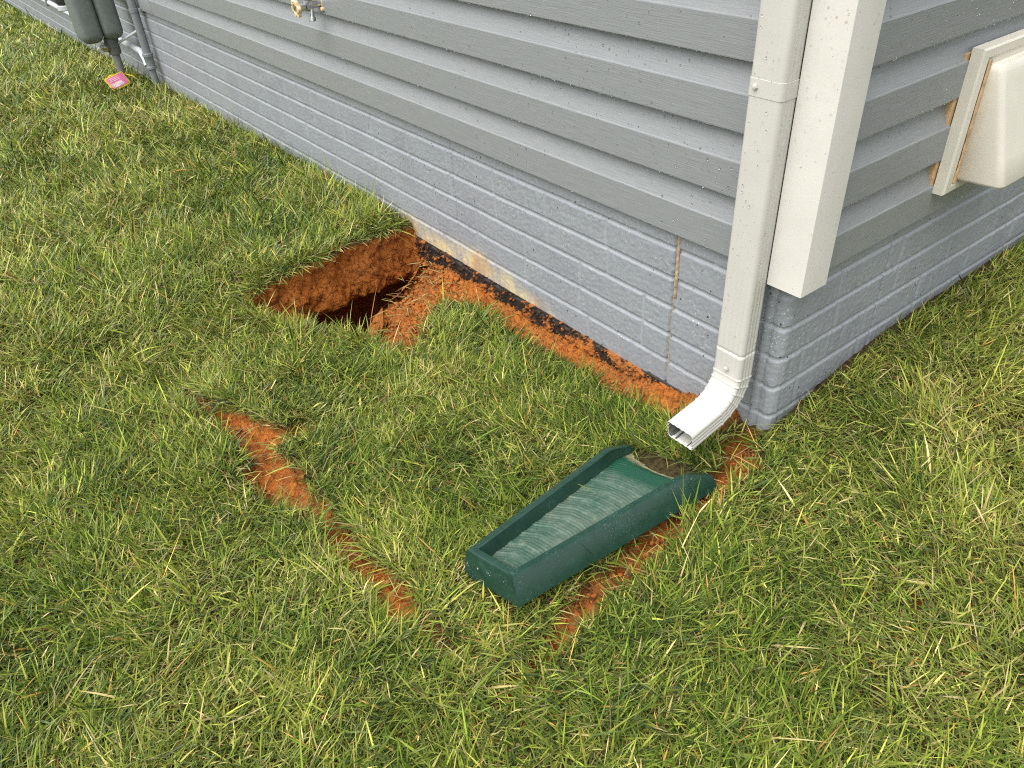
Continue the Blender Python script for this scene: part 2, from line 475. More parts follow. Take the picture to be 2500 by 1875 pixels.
HOLE = [(-1.75 + .020*float(perlin(yy*13, 1.3, 0, 15)) + .010*float(perlin(yy*37, 2.1, 0, 16)), yy) for yy in np.linspace(.03, -.668, 36)] + [(-1.752, -.680), (-1.715, -.700), (-1.610, -.680), (-1.560, -.655),
        (-1.520, -.602), (-1.44, -.55), (-1.362, -.481), (-1.300, -.440), (-1.370, -.372), (-1.475, -.315), (-1.515, -.215), (-1.59, -.10), (-1.66, -.02), (-1.68, .03)]
BARE = [(-1.305, -.437), (-1.205, -.446), (-1.115, -.410), (-1.175, -.318), (-1.243, -.250), (-1.306, -.180), (-1.330, -.105), (-1.234, -.060), (-1.044, -.064), (-.868, -.060),
        (-.71, -.045), (-.522, -.070), (-.393, -.062), (-.284, -.068), (-.2, -.045), (-.12, -.04), (-.09, .05), (-1.7, .05), (-1.70, -.02), (-1.603, -.085), (-1.527, -.215), (-1.487, -.319), (-1.370, -.372)]
CRACKS = [[(-1.352, -1.035, .026), (-1.239, -1.011, .038), (-1.1, -.979, .044), (-.99, -.935, .052), (-.906, -.978, .058), (-.807, -.979, .052), (-.702, -.964, .028), (-.582, -.957, .036), (-.436, -.956, .026), (-.3, -.947, .042), (-.131, -.93, .014), (-.061, -.918, .018)],
          [(-.991, -.93, .034), (-.988, -.84, .028), (-.984, -.76, .012)],
          [(-.09, -.03, .035), (-.02, -.05, .038), (0, -.12, .032), (-.005, -.294, .026), (.006, -.439, .032), (.028, -.629, .036), (.053, -.782, .016), (.072, -.864, .030), (.09, -.95, .004)],
          [(.47, -.15, .012), (.52, -.14, .016)], [(.14, .36, .02), (.18, .38, .012)], [(.54, -.42, .014), (.545, -.38, .014)], [(-.02, -1.11, .012), (.01, -1.095, .016)], [(-.45, -1.62, .006), (-.50, -1.38, .010), (-.53, -1.15, .006), (-.55, -.97, .008)], [(.30, -.95, .008), (.62, -.72, .012), (.75, -.55, .006)]]
def crack_w(x, y):
    o = np.zeros(np.shape(x))
    for c in CRACKS:
        d, w = seg_dist(x, y, [(q[0] + .008, q[1] - .018, q[2]*1.25) for q in c])
        wob = 1 + .8*perlin(x*38, y*38, 0, 5) + 1.0*perlin(x*11, y*11, 0, 6)
        o = np.maximum(o, 1 - sstep(.55, 1.25, d/(np.maximum(w, .002)*np.maximum(wob, .15))))
    return o
def ground_z(x, y):
    z = ground_base(x, y) + .012*fbm(x*3.1, y*3.1, 0, 3, 3) + .004*perlin(x*17, y*17, 0, 9)
    yc = np.interp(x, [-1.4, -1.35, -1.24, -1.1, -.99, -.91, -.8, -.7], [-1.05, -1.035, -1.02, -.985, -.945, -.96, -.975, -.965])
    t = y - yc                                                # the sunken turf tilts: its outer edge stands up along the seam
    up = sstep(-1.45, -1.25, x)*(1 - sstep(-.92, -.72, x))*(.75 + .35*(1 - sstep(-1.02, -.97, x)))
    z = z + .034*up*sstep(-.012, .016, t)*np.exp(-np.maximum(t, 0)/.11)
    z = z - .020*np.exp(-((x + 1.35)/.22)**2 - ((y + .58)/.16)**2)
    return z

def axis(lo, hi, step, far, grow=1.12):
    a = list(np.arange(lo, hi + 1e-9, step)); s = step
    while a[-1] < far: s = min(s*grow, 4.0); a.append(a[-1] + s)
    s = step
    while a[0] > -far: s = min(s*grow, 4.0); a.insert(0, a[0] - s)
    return np.array(a)
gx = axis(-1.90, .22, .0058, 70); gy = axis(-1.12, .05, .0058, 70)
GX, GY = np.meshgrid(gx, gy)
x, y = GX.ravel(), GY.ravel()
z = ground_z(x, y)
near = (np.abs(x + .8) < 2.2) & (np.abs(y + .5) < 1.8)
cw = np.zeros(x.size); cw[near] = crack_w(x[near], y[near])
bare = np.zeros(x.size); sdb = np.full(x.size, 9.); sdb[near] = poly_sd(x[near], y[near], BARE)
bare = 1 - sstep(-.012, .010, sdb + .012*perlin(x*45, y*45, 0, 4))
lump = np.abs(fbm(x*26, y*26, 0, 21, 4, .55))
lump2 = fbm(x*9, y*9, 0, 31, 3)
z = z - .042*cw*(1 + .6*lump2) + cw*.012*lump
z = z + bare*(.016*lump + .020*np.abs(fbm(x*52, y*52, 0, 23, 3, .6)) + .016*lump2 - .006 + .028*np.exp(-np.maximum(-y, 0)/.05)*sstep(-1.7, -1.3, x))
# the loose tongue of clay slumps towards the hole
z = z - bare*.05*(1 - sstep(.02, .16, np.where(near, poly_sd(x, y, HOLE), 9.)))
sdh = np.full(x.size, 9.); sdh[near] = poly_sd(x[near], y[near], HOLE)
F = grid_faces(len(gy), len(gx))
cx, cy = x[F].mean(1), y[F].mean(1)
fh = np.full(len(F), 9.); nf = (np.abs(cx + 1.5) < .5) & (np.abs(cy + .3) < .6)
fh[nf] = poly_sd(cx[nf], cy[nf], HOLE)
F = F[(fh > 0) & ~((cx < -.1) & (cy > .12)) ]
clay = np.maximum(cw, bare)
clay = np.maximum(clay, .85*sstep(.02, .0, np.abs(sdh)))
far = sstep(5.5, 9.0, np.hypot(x - .3, y + .6)) * (1 - 0*x)
V1 = np.stack([x, y, z], 1)
# the washed-out hole: rings of the outline carried down, with an undercut below the turf
HP = np.array(HOLE)
seg = np.hypot(*(np.roll(HP, -1, 0) - HP).T); cum = np.r_[0, np.cumsum(seg)]
nb = 340
tt = np.linspace(0, cum[-1], nb, endpoint=False)
HPc = np.vstack([HP, HP[:1]])
bx = np.interp(tt, cum, HPc[:, 0]); by = np.interp(tt, cum, HPc[:, 1])
tan = np.stack([np.roll(bx, -3) - np.roll(bx, 3), np.roll(by, -3) - np.roll(by, 3)], 1)
tan /= np.linalg.norm(tan, axis=1, keepdims=True)
inn = np.stack([-tan[:, 1], tan[:, 0]], 1)                    # the outline runs counter-clockwise
s_back, s_tong = cum[36], cum[43]
wb = 1 - sstep(s_back - .04, s_back + .10, tt); wb = np.maximum(wb, sstep(cum[-2] + .0, cum[-1], tt))
wt = sstep(s_tong - .03, s_tong + .06, tt)*(1 - sstep(cum[-2], cum[-1], tt))
wf = np.clip(1 - wb - wt, 0, 1)
prof_b = np.array([(-.016, -.006), (.0, -.004), (.006, -.03), (.016, -.08), (.030, -.14), (.040, -.185), (.04, -.215), (-.01, -.240), (-.10, -.27), (-.18, -.34), (-.18, -.50), (-.05, -.62)])
prof_f = np.array([(-.016, -.006), (.0, -.004), (.004, -.02), (-.004, -.045), (-.02, -.06), (-.05, -.08), (-.09, -.12), (-.12, -.17), (-.14, -.22), (-.14, -.30), (-.12, -.40), (-.03, -.50)])
prof_t = np.array([(-.016, -.012), (.0, -.012), (.02, -.03), (.035, -.06), (.05, -.09), (.06, -.12), (.065, -.15), (.06, -.19), (.05, -.25), (.04, -.32), (.04, -.40), (.06, -.50)])
def resamp(p, n=64):
    t = np.linspace(0, len(p) - 1, n); i = np.arange(len(p))
    return np.stack([np.interp(t, i, p[:, 0]), np.interp(t, i, p[:, 1])], 1)
pb, pf, pt = map(resamp, (prof_b, prof_f, prof_t))
bz = ground_z(bx - inn[:, 0]*.012, by - inn[:, 1]*.012)
zt_extra = np.where(wt > .5, -.02, 0)
rows = []
shrink = np.linspace(0, 1, 64)**2*.0
for r in range(64):
    off = wb*pb[r, 0] + wf*pf[r, 0] + wt*pt[r, 0]
    dz = wb*pb[r, 1] + wf*pf[r, 1] + wt*pt[r, 1]
    px, py = bx + inn[:, 0]*off, by + inn[:, 1]*off
    pz = bz + dz + zt_extra*min(r/6., 1)
    a = min(max((r - 4)/8., 0), 1)
    n1 = np.abs(fbm(px*22, py*22, pz*22, 41, 4, .55)); n2 = fbm(px*8, py*8, pz*8, 47, 3)
    n3 = np.abs(fbm(px*60, py*60, pz*70, 43, 3, .6))
    d = a*(.018*n1 + .011*n3 - .008 + .022*n2)
    rows.append(np.stack([px + inn[:, 0]*d, np.minimum(py + inn[:, 1]*d, .035), pz - a*.012*n1], 1))
VH = np.concatenate(rows)
FH = grid_faces(64, nb, True)[:, ::-1]
base = len(V1)
cen = np.array([[-1.56, -.35, -1.08]])
VV = np.concatenate([V1, VH, cen])
last = base + 63*nb + np.arange(nb)
FC = np.stack([last, np.roll(last, -1), np.full(nb, base + 64*nb), np.full(nb, base + 64*nb)], 1)
ground = mesh_np("ground", VV, np.concatenate([F, FH + base]), M_GROUND, smooth=True)
bm = bmesh.new(); bm.from_mesh(ground.data); bm.verts.ensure_lookup_table()
for f in FC: bm.faces.new((bm.verts[f[0]], bm.verts[f[1]], bm.verts[f[2]])).smooth = True
loose = [v for v in bm.verts if not v.link_faces]
order_keep = np.array([bool(v.link_faces) for v in bm.verts])
bmesh.ops.delete(bm, geom=loose, context='VERTS')
bm.to_mesh(ground.data); bm.free()
ca = np.concatenate([clay, np.ones(nb*64 + 1)])[order_keep]; fa = np.concatenate([far, np.zeros(nb*64 + 1)])[order_keep]
ra = np.concatenate([0*clay, (np.repeat(np.exp(-(np.arange(64)/9.5)**2), nb)*np.tile(wb + wf, 64)).clip(0, 1), [0.]])[order_keep]
for nm, v in (('clay', ca), ('far', fa), ('root', ra)):
    at = ground.data.attributes.new(nm, 'FLOAT', 'POINT'); at.data.foreach_set('value', v.astype(np.float32))
tag(ground, "lawn soil with red clay showing in the sinkhole and in the open seams of the turf", "ground", kind='structure')

# crumbs and clods of clay lying on the bare soil
def clods(n, pts_fn, rmin, rmax, seed):
    r = np.random.default_rng(seed)
    ico = bmesh.new(); bmesh.ops.create_icosphere(ico, subdivisions=2, radius=1.0)
    iv = np.array([v.co for v in ico.verts]); fi = np.array([[v.index for v in f.verts] for f in ico.faces]); ico.free()
    P = pts_fn(r, n); n = len(P)
    rad = rmin*(rmax/rmin)**(r.random(n)**2.2)
    rad = np.where(poly_sd(P[:, 0], P[:, 1], BARE) < .01, rad, rad*.55)
    Vs = iv[None]*(1 + .45*perlin(iv[None, :, 0]*4.1 + np.arange(n)[:, None]*3.7, iv[None, :, 1]*4.1, iv[None, :, 2]*4.1, seed + 1)[..., None] + .40*perlin(iv[None, :, 0]*1.7 + np.arange(n)[:, None]*7.3, iv[None, :, 1]*1.7, iv[None, :, 2]*1.7, seed)[..., None])
    sc = r.uniform(.7, 1.25, (n, 1, 3)); sc[..., 2] *= .75
    Vs = Vs*sc*rad[:, None, None] + P[:, None, :] + np.array([0, 0, .2])*rad[:, None, None]
    return Vs.reshape(-1, 3), (fi[None] + np.arange(n)[:, None, None]*len(iv)).reshape(-1, 3)
def clod_pts(r, n):
    px = r.uniform(-1.75, .1, n*8); py = r.uniform(-1.06, .015, n*8)
    ok = (poly_sd(px, py, BARE) < .012) | (crack_w(px, py) > .55)
    ok &= poly_sd(px, py, HOLE) > 0
    px, py = px[ok][:n], py[ok][:n]
    b = poly_sd(px, py, BARE) < 0
    pz = ground_z(px, py) + np.where(b, .016*np.exp(-np.maximum(-py, 0)/.05) + .004, -.022) - np.where(b, .04*(1 - sstep(.02, .16, poly_sd(px, py, HOLE))), 0)
    return np.stack([px, py, pz], 1)
cv, cf = clods(1700, clod_pts, .0022, .0125, 5)
tag(mesh_np("clay_clods", cv, cf, M_CLAY, smooth=True), "loose orange clay crumbs lying along the house wall and in the turf seams", "clay", kind='stuff')

# ------------------------------------------------------------------ the house
house = thing("house", "house corner with grey lap siding above a grey painted brick-pattern concrete foundation", "house")
E = .1465; FY = .018                                          # siding course height; foundation face lies this far behind the siding lips
LEFT_END, RIGHT_END, TOP = -14.0, 6.0, 19
# foundation: one skin wrapped round a rounded corner, pressed with a brick pattern
def wrap(u, off):
    """u < 0 runs along the left wall, u > 0 along the right wall; off = outward offset from the foundation face"""
    R = .022; q = R*math.pi/2; c = -FY
    x = np.empty_like(u); y = np.empty_like(u)
    cxx, cyy = -FY - R, FY + R
    a = np.clip((u + q/2)/q, 0, 1)*math.pi/2
    nx, ny = np.sin(a), -np.cos(a)
    x = cxx + (R + off)*nx + np.minimum(u + q/2, 0); y = cyy + (R + off)*ny + np.maximum(u - q/2, 0)
    return x, y
def uaxis(a, b, s0, k):
    out = [0.0]
    while out[-1] < b: out.append(out[-1] + s0*max(1, (out[-1]/a)**k))
    return np.array(out)
ul = uaxis(1.6, 14.2, .0042, 1.35); ur = uaxis(.9, 6.1, .0042, 1.6)
uu = np.concatenate([-ul[:0:-1], ur]); vv = np.r_[np.arange(-.62, .03, .0027)]
U, Vz = np.meshgrid(uu, vv)
PITCHC, Z0 = .0868, -.051
wobz = .0018*perlin(U*3.2, Vz*2, 0, 61) + .0008*perlin(U*19, Vz*9, 0, 62)
ph = (Z0 - (Vz + wobz + np.where(U > 0, -.004, 0)))/PITCHC
course = np.floor(ph); fr = (ph - course)*PITCHC                 # fr: distance below the joint's centre line
fr = np.where(fr > PITCHC/2, fr - PITCHC, fr)
hj = 1 - sstep(.0042, .0074, np.abs(fr + .001))
# a raised rounded lip just under each bed joint catches the light
lipb = np.exp(-((fr - .0100)/.0042)**2)
stag = (np.sin(course*12.9898 + 4.1)*43758.5453) % 1.0
bl = .268
hd = ((U + .504 + stag*bl + .002*perlin(U*9, Vz*30, 0, 63)) % bl); hd = np.minimum(hd, bl - hd)
vj = (1 - sstep(.0045, .0080, hd))*(.6 + .4*sstep(-.2, .3, perlin(course*3.7, np.floor(U/bl)*1.3, 0, 64)))
patch = sstep(-.15, .35, fbm(U*4.3, Vz*9, course*2.1, 65, 2))
flute = perlin(U*95, Vz*6, course*5.3, 66)*patch
jt = np.maximum(hj, .95*vj)
H = -.0048*jt + (1 - .9*jt)*(.0028*flute + .0010*fbm(U*75, Vz*75, 0, 67, 3)) + .0006*fbm(U*12, Vz*12, 0, 68, 2)
# form seam and shrinkage joints
seamb = (1 - sstep(.006, .009, np.abs(U + .050 + .003*perlin(Vz*30, 0, 0, 3))))
H = np.where(seamb > 0, H*(1 - seamb) + seamb*(.0035 + .0012*perlin(U*90, Vz*90, 0, 8)), H)
edge = np.exp(-((np.abs(U + .050) - .014)/.004)**2); H = H - .004*edge
for uj, w in ((-.346, .0042), (-1.375, .0022), (.405, .0026), (-5.55, .004)):
    c = np.abs(U - uj - .004*perlin(Vz*14, uj*3, 0, 69) - .0015*perlin(Vz*70, uj, 0, 70))
    H = H - .009*(1 - sstep(w*.5, w*1.2, c))
X, Y = wrap(U.ravel(), H.ravel())
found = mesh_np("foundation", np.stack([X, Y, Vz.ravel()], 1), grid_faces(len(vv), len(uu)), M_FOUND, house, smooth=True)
ux, vz = U.ravel(), Vz.ravel()
st = .85*sstep(-.375, -.48, vz - .035*sstep(-.9, -1.72, ux) + .05*fbm(ux*5, vz*4, 0, 71, 3) + .11*sstep(-1.15, -.62, ux))*sstep(-.48, -.85, ux)*(ux > -1.80)
st = np.clip(st*1.25, 0, 1)
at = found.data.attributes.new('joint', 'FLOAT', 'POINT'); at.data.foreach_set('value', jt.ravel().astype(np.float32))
at = found.data.attributes.new('stain', 'FLOAT', 'POINT'); at.data.foreach_set('value', st.astype(np.float32))
# waterproofing below the paint line
us = np.arange(-1.80, -.045, .006); vs = np.arange(-.66, -.455, .005)
U2, V2 = np.meshgrid(us, vs)
zp = -.481 + .016*sstep(-.55, -.38, U2) + .006*perlin(U2*7, 0, 0, 81) + .003*perlin(U2*41, 0, 0, 82)
V2 = -.66 + (V2 + .66)/(.2)*(zp + .66)
th = .0055*(1 - ((V2 - (zp - .004))/.004).clip(0, 1)) + .0022*fbm(U2*50, V2*50, 0, 83, 3)
Y2 = FY - th; Y2[-1] = FY + .006
tar = mesh_np("waterproofing", np.stack([U2.ravel(), Y2.ravel(), V2.ravel()], 1), grid_faces(len(vs), len(us)), M_TAR, house, smooth=True)
tar['label'] = "black tar coating below the paint line of the foundation"
# caulk in the shrinkage joint
cz = np.linspace(-.002, -.45, 120)
bm = bmesh.new(); prev = None
for zc in cz:
    r = (.0050 if zc > -.19 else .0020)*(1 + .45*perlin(zc*70, 3, 0, 5))
    uc = -.364 + .004*perlin(zc*14, -.346*3, 0, 69) + (.004 if zc > -.19 else .0)
    ring = [bm.verts.new((uc + r*math.cos(a), FY + .0015 - (1.0 if zc > -.19 else .8)*r*math.sin(a)*(1 + .5*perlin(zc*160, a, 0, 6)), zc)) for a in np.linspace(0, math.pi, 6)]
    if prev:
        for k in range(5): bm.faces.new((prev[k], prev[k + 1], ring[k + 1], ring[k]))
    prev = ring
obj("joint_caulk", bm, M_TAN, house, smooth=60)
# clay smeared on the waterproofing: a lumpy skin that only comes through the tar where it is thick
us = np.arange(-1.78, -.05, .0045); vs = np.linspace(-.60, -.440, 44)
U3, V3 = np.meshgrid(us, vs)
hh = fbm(U3*13, V3*13, 0, 91, 4, .6)
fine = np.abs(fbm(U3*60, V3*60, 0, 92, 3, .6))
down = sstep(-.47, -.585, V3)
blk = np.exp(-((U3 + 1.33)/.30)**2)*.70 + np.exp(-((U3 + .80)/.10)**2)*.35 + np.exp(-((U3 + .55)/.05)**2)*.5
cvr = hh*1.45 + .45*down + .44 - .50*blk + .22*sstep(-.95, -.3, U3) + .0 + 1.5*(fine - .30)
th = .013*np.clip(cvr, -.6, 1.2) + .007*fine - .0035
th = np.minimum(th, .004 + .05*down + .006*fine)
th = np.where(V3 > -.476, th - .02*sstep(-.480, -.465, V3) - .003, th)
th = np.where(V3 > np.where(U3 > -.44, -.450, -.476), -.016, th)
Y3 = FY - .0055 - th
Y3[-1] = FY + .008
sm = mesh_np("clay_smear", np.stack([U3.ravel(), Y3.ravel(), V3.ravel()], 1), grid_faces(len(vs), len(us)), M_SMEAR, smooth=True)
at = sm.data.attributes.new('thin', 'FLOAT', 'POINT'); at.data.foreach_set('value', np.clip(.92 - .50*cvr - .15*sstep(-.95, -.3, U3), 0, 1).ravel().astype(np.float32))
tag(sm,
    "orange clay stuck in patches to the black tar band at the foot of the foundation", "clay", kind='stuff')

# siding: dutch-lap profile run along each wall
BD = .027
prof = []
for kx in range(TOP):
    b = kx*E
    prof += [(BD - .001, b + .004), (.003, b + .0015), (.0004, b), (0.0, b + .002), (.0006, b + .535*E), (.0013, b + .548*E), (.0034, b + .562*E), (BD*.58, b + .78*E), (BD, b + E + .0035)]
prof = np.array(prof)
def siding(axis_x, u0, u1, name):
    nu = int(abs(u1 - u0)/.25) + 2
    us = np.linspace(u0, u1, nu)
    Pd = np.repeat(prof[:, 0], nu).reshape(-1, nu); Pz = np.repeat(prof[:, 1], nu).reshape(-1, nu)
    Uu = np.broadcast_to(us, Pd.shape)
    kk = np.floor(Pz/E)
    wob = .0012*perlin(Uu*1.4, kk*3.1, 0, 101)
    dsp = Pd + wob
    V = np.stack([Uu, dsp, Pz], -1) if axis_x else np.stack([-dsp, Uu, Pz], -1)
    Fq = grid_faces(len(prof), nu)
    o = mesh_np(name, V.reshape(-1, 3), Fq if axis_x else Fq, M_SIDING, house, smooth=True)
    try: o.data.set_sharp_from_angle(angle=math.radians(5))
    except Exception: pass
    return o
siding(True, LEFT_END, -.03, "siding")
siding(False, .03, RIGHT_END, "siding")
# end laps between panels on the far part of the left wall
for k0, ux in ((0, -4.578), (1, -7.2), (2, -6.1), (3, -3.9 - 1.6)):
    bm = bmesh.new()
    pr = prof[k0*9 + 2:k0*9 + 9]
    a = [bm.verts.new((ux, d - .0016, zz)) for d, zz in pr]; b = [bm.verts.new((ux - .5, d - .0012, zz)) for d, zz in pr]
    c = [bm.verts.new((ux, d + .002, zz)) for d, zz in pr]
    for i in range(len(pr) - 1):
        bm.faces.new((a[i], a[i + 1], b[i + 1], b[i])); bm.faces.new((c[i], c[i + 1], a[i + 1], a[i]))
    obj("panel_lap", bm, M_SIDING, house, smooth=28)
# board core behind the siding and a low cap so the house is closed
bm = bmesh.new()
add_box(bm, (LEFT_END, .045, -.6), (-.045, RIGHT_END, TOP*E + .02))
obj("wall_core", bm, M_SOFFIT, house)
# corner trim: two faces with returns
bm = bmesh.new()
A = .030; wl_, wr_ = .090, .094
pr = [(A - wl_, .012), (A - wl_, -A + .002), (A - wl_ + .002, -A), (A - .0022, -A), (A - .0006, -A + .0006), (A, -A + .0022), (A, -A + wr_ - .002), (A - .002, -A + wr_), (-.012, -A + wr_)]
inn_ = [(A - wl_ + .0025, .012), (A - wl_ + .0025, -A + .0035), (A - .004, -A + .0035), (A - .0035, -A + .004), (A - .0035, -A + wr_ - .0035), (-.012, -A + wr_ - .0025)]
zs = list(np.linspace(-.006, TOP*E, 40))
rows = [[bm.verts.new((px, py, zz)) for px, py in pr] for zz in zs]
for a, b in zip(rows, rows[1:]):
    for i in range(len(pr) - 1): bm.faces.new((a[i], a[i + 1], b[i + 1], b[i]))
ri = [[bm.verts.new((px, py, zz)) for px, py in inn_] for zz in (zs[0], zs[-1])]
for i in range(len(inn_) - 1): bm.faces.new((ri[0][i], ri[1][i], ri[1][i + 1], ri[0][i + 1]))
bot = rows[0] + ri[0][::-1]
bm.faces.new(bot)
trim = obj("corner_trim", bm, M_TRIM, house, smooth=30)
trim['label'] = "white corner post trim"

# ------------------------------------------------------------------ downspout
ds = thing("downspout", "off-white rectangular downspout with a ribbed bottom elbow beside the corner trim", "downspout")
XL, XR, YF, YB = -.142, -.0615, -.076, -.0205
CXD, CYD, HW, HD = (XL + XR)/2, (YF + YB)/2, (XR - XL)/2, (YB - YF)/2
def spout_ring(sc=1.0, flutes=0.0, n_side=22, r=.011):
    """rounded rectangle in (across, outward) with optional flutes on the narrow sides and the wide ones"""
    pts = []
    hw, hd = HW*sc, HD*sc
    corners = [(hw - r, hd - r, 0), (-hw + r, hd - r, 90), (-hw + r, -hd + r, 180), (hw - r, -hd + r, 270)]
    for i, (cx_, cy_, a0) in enumerate(corners):
        for a in np.linspace(a0, a0 + 90, 7): pts.append((cx_ + r*math.cos(math.radians(a)), cy_ + r*math.sin(math.radians(a)), 0, math.radians(a)))
        nx_, ny_, na = corners[(i + 1) % 4]
        p0 = np.array(pts[-1][:2]); p1 = np.array((nx_ + r*math.cos(math.radians(na)), ny_ + r*math.sin(math.radians(na))))
        for t in np.linspace(0, 1, n_side + 2)[1:-1]:
            q = p0 + (p1 - p0)*t
            pts.append((q[0], q[1], t if i % 2 else -t, math.radians(a0 + 90)))
    out = []
    for px, py, t, a in pts:
        f = 0.0
        if t: 
            tt_ = abs(t)
            f = -flutes*(.5 - .5*math.cos(tt_*2*math.pi*(3 if t > 0 else 4)))*min(1, 8*min(tt_, 1 - tt_))
        out.append((px + f*math.cos(a), py + f*math.sin(a)))
    return out
def sweep(bm, stations, cap0=False):
    """stations: (centre y, centre z, outward dir (y, z), scale, flutes)"""
    rows = []
    for cy_, cz_, (oy, oz), sc, fl in stations:
        rows.append([bm.verts.new((CXD + a, cy_ + b*oy, cz_ + b*oz)) for a, b in spout_ring(sc, fl)])
    n = len(rows[0])
    for a, b in zip(rows, rows[1:]):
        for k in range(n): bm.faces.new((a[k], a[(k + 1) % n], b[(k + 1) % n], b[k]))
    return rows
bm = bmesh.new()
st_ = [(CYD, zz, (-1, 0), 1.0, .0004) for zz in np.linspace(TOP*E, .10, 20)]
st_ += [(CYD, zz, (-1, 0), 1.0 - .004*t, .0004 + .0016*t) for zz, t in zip(np.linspace(.08, -.20, 16), np.linspace(0, 1, 16)**.8)]
sweep(bm, st_)
pipe = obj("pipe", bm, M_SPOUT, ds, smooth=40)
so = pipe.modifiers.new("solid", 'SOLIDIFY'); so.thickness = .0008; so.offset = -1
bm = bmesh.new()
st_ = [(CYD, zz, (-1, 0), 1.004, .0018) for zz in (-.190, -.20, -.22, -.235, -.248)]
R0, TH = .104, math.radians(79)
yc_, zc_ = CYD - R0, -.250                                    # bend centre lies out in front of the wall
NR = 6
for i in range(NR*14 + 1):
    t = i/(NR*14); a = TH*t
    rid = math.exp(-(((t*NR) % 1 - .5)/.11)**2)
    st_.append((yc_ + R0*math.cos(a), zc_ - R0*math.sin(a), (-math.cos(a), math.sin(a)), 1.006 + .045*rid - .0*t, .0014 + .0006*t))
ty, tz = -math.sin(TH), -math.cos(TH)
y1, z1 = st_[-1][0], st_[-1][1]
for s in np.linspace(.010, .094, 8):
    st_.append((y1 + ty*s, z1 + tz*s, (-math.cos(TH), math.sin(TH)), 1.010 + .006*s/.1, .0018 + .004*s))
sweep(bm, st_)
elb = obj("elbow", bm, M_SPOUT, ds, smooth=35)
so = elb.modifiers.new("solid", 'SOLIDIFY'); so.thickness = .0009; so.offset = -1
# inside of the outlet is bare wet metal with silt: an inner liner
bm = bmesh.new()
st2 = [(c[0], c[1], c[2], c[3] - .028, c[4]) for c in st_[5:]]
st2[-1] = (st_[-1][0] - ty*.002, st_[-1][1] - tz*.002, st_[-1][2], st_[-1][3] - .026, st_[-1][4])
sweep(bm, st2)
lin = obj("elbow_lining", bm, mat_plain("wet_grey_metal", (.26, .26, .25), .3, .6, .5, .2, 50), ds, smooth=40)
bm = bmesh.new()
rows = sweep(bm, [(CYD, zz, (-1, 0), sc, .0002) for zz, sc in ((.436, 1.012), (.4355, 1.032), (.402, 1.034), (.4015, 1.012))])
obj("strap", bm, M_SPOUT, ds, smooth=40)
for px, pz, rr in ((-.123, .420, .0052), (-.101, -.238, .0050)):
    bm = bmesh.new()
    yy = YF - (.0018 if pz > 0 else .0026)
    add_lathe(bm, (px, yy, pz), (0, -1, 0), [(0, rr*1.35), (.0012, rr*1.35), (.0014, rr), (.004, rr*.95), (.0046, rr*.7)], 6 if pz > 0 else 14)
    obj("screw", bm, M_SPOUT, ds, smooth=30)

# ------------------------------------------------------------------ splash block
sb = thing("splash_block", "dark green plastic splash block lying on the lawn below the downspout", "splash block")
FL = np.array([-.218, -.791, -.465]); FR = np.array([-.061, -.776, -.425])
RL = np.array([-.282, -.225, -.472]); RR = np.array([-.024, -.195, -.424])
upv = np.cross(FR - FL, RL - FL); upv /= np.linalg.norm(upv)
HB = .068
def sbp(v, u, d):
    """v across (0 left .. 1 right), u along (0 closed end .. 1 open end), d depth below the rim plane"""
    v, u, d = np.broadcast_arrays(np.asarray(v, float), np.asarray(u, float), np.asarray(d, float))
    q = ((1 - v)[..., None]*(1 - u)[..., None]*FL + v[..., None]*(1 - u)[..., None]*FR + (1 - v)[..., None]*u[..., None]*RL + v[..., None]*u[..., None]*RR)
    return q - d[..., None]*upv
def rim_drop(u): return .036*np.clip((u - .85)/.15, 0, 1)**1.25
def width(u): return .157 + .103*u
NU = 60
ug = np.concatenate([[0, .004], np.linspace(.012, .80, 30), np.linspace(.82, 1.0, 28)])
T = .020
# cross-section: outer left bottom -> rim -> inner -> floor -> ... -> outer right bottom
def section(u):
    w = width(u); t = T/w; rd = float(rim_drop(u)); hb = HB
    e = .0022/w
    return [(-.014/w, hb), (-.002/w, rd + .006), (e*.3, rd + .0012), (e*1.6, rd), (t - e, rd), (t, rd + .0016)], \
           [(1 - t, rd + .0016), (1 - t + e, rd), (1 - e*1.6, rd), (1 - e*.3, rd + .0012), (1 + .002/w, rd + .006), (1 + .014/w, hb)]
bm = bmesh.new()
def strip(rows, close=False):
    for a, b in zip(rows, rows[1:]):
        for k in range(len(a) - 1): bm.faces.new((a[k], a[k + 1], b[k + 1], b[k]))
def V_(p): return bm.verts.new(tuple(p))
FLD = lambda u: .040 - .004*u + .014*sstep(.86, 1., u)        # floor depth below the rim plane
Lr, Rr = [], []
for u in ug:
    a, b = section(u)
    w = width(u); t = T/w
    fd = float(FLD(u)) + .006
    Lr.append([V_(sbp(v, (u if j > 1 else u - (.014 if j == 0 else .002)/.575*max(0, 1 - u/.02)), d)) for j, (v, d) in enumerate(a)] + [V_(sbp(t + .004/w, u, max(fd, rim_drop(u) + .003)))])
    Rr.append([V_(sbp(1 - t - .004/w, u, max(fd, rim_drop(u) + .003)))] + [V_(sbp(v, (u if j < 4 else u - (.014 if j == 5 else .002)/.575*max(0, 1 - u/.02)), d)) for j, (v, d) in enumerate(b)])
strip(Lr); strip(Rr)
bm.faces.new(Lr[-1]); bm.faces.new(Rr[-1])
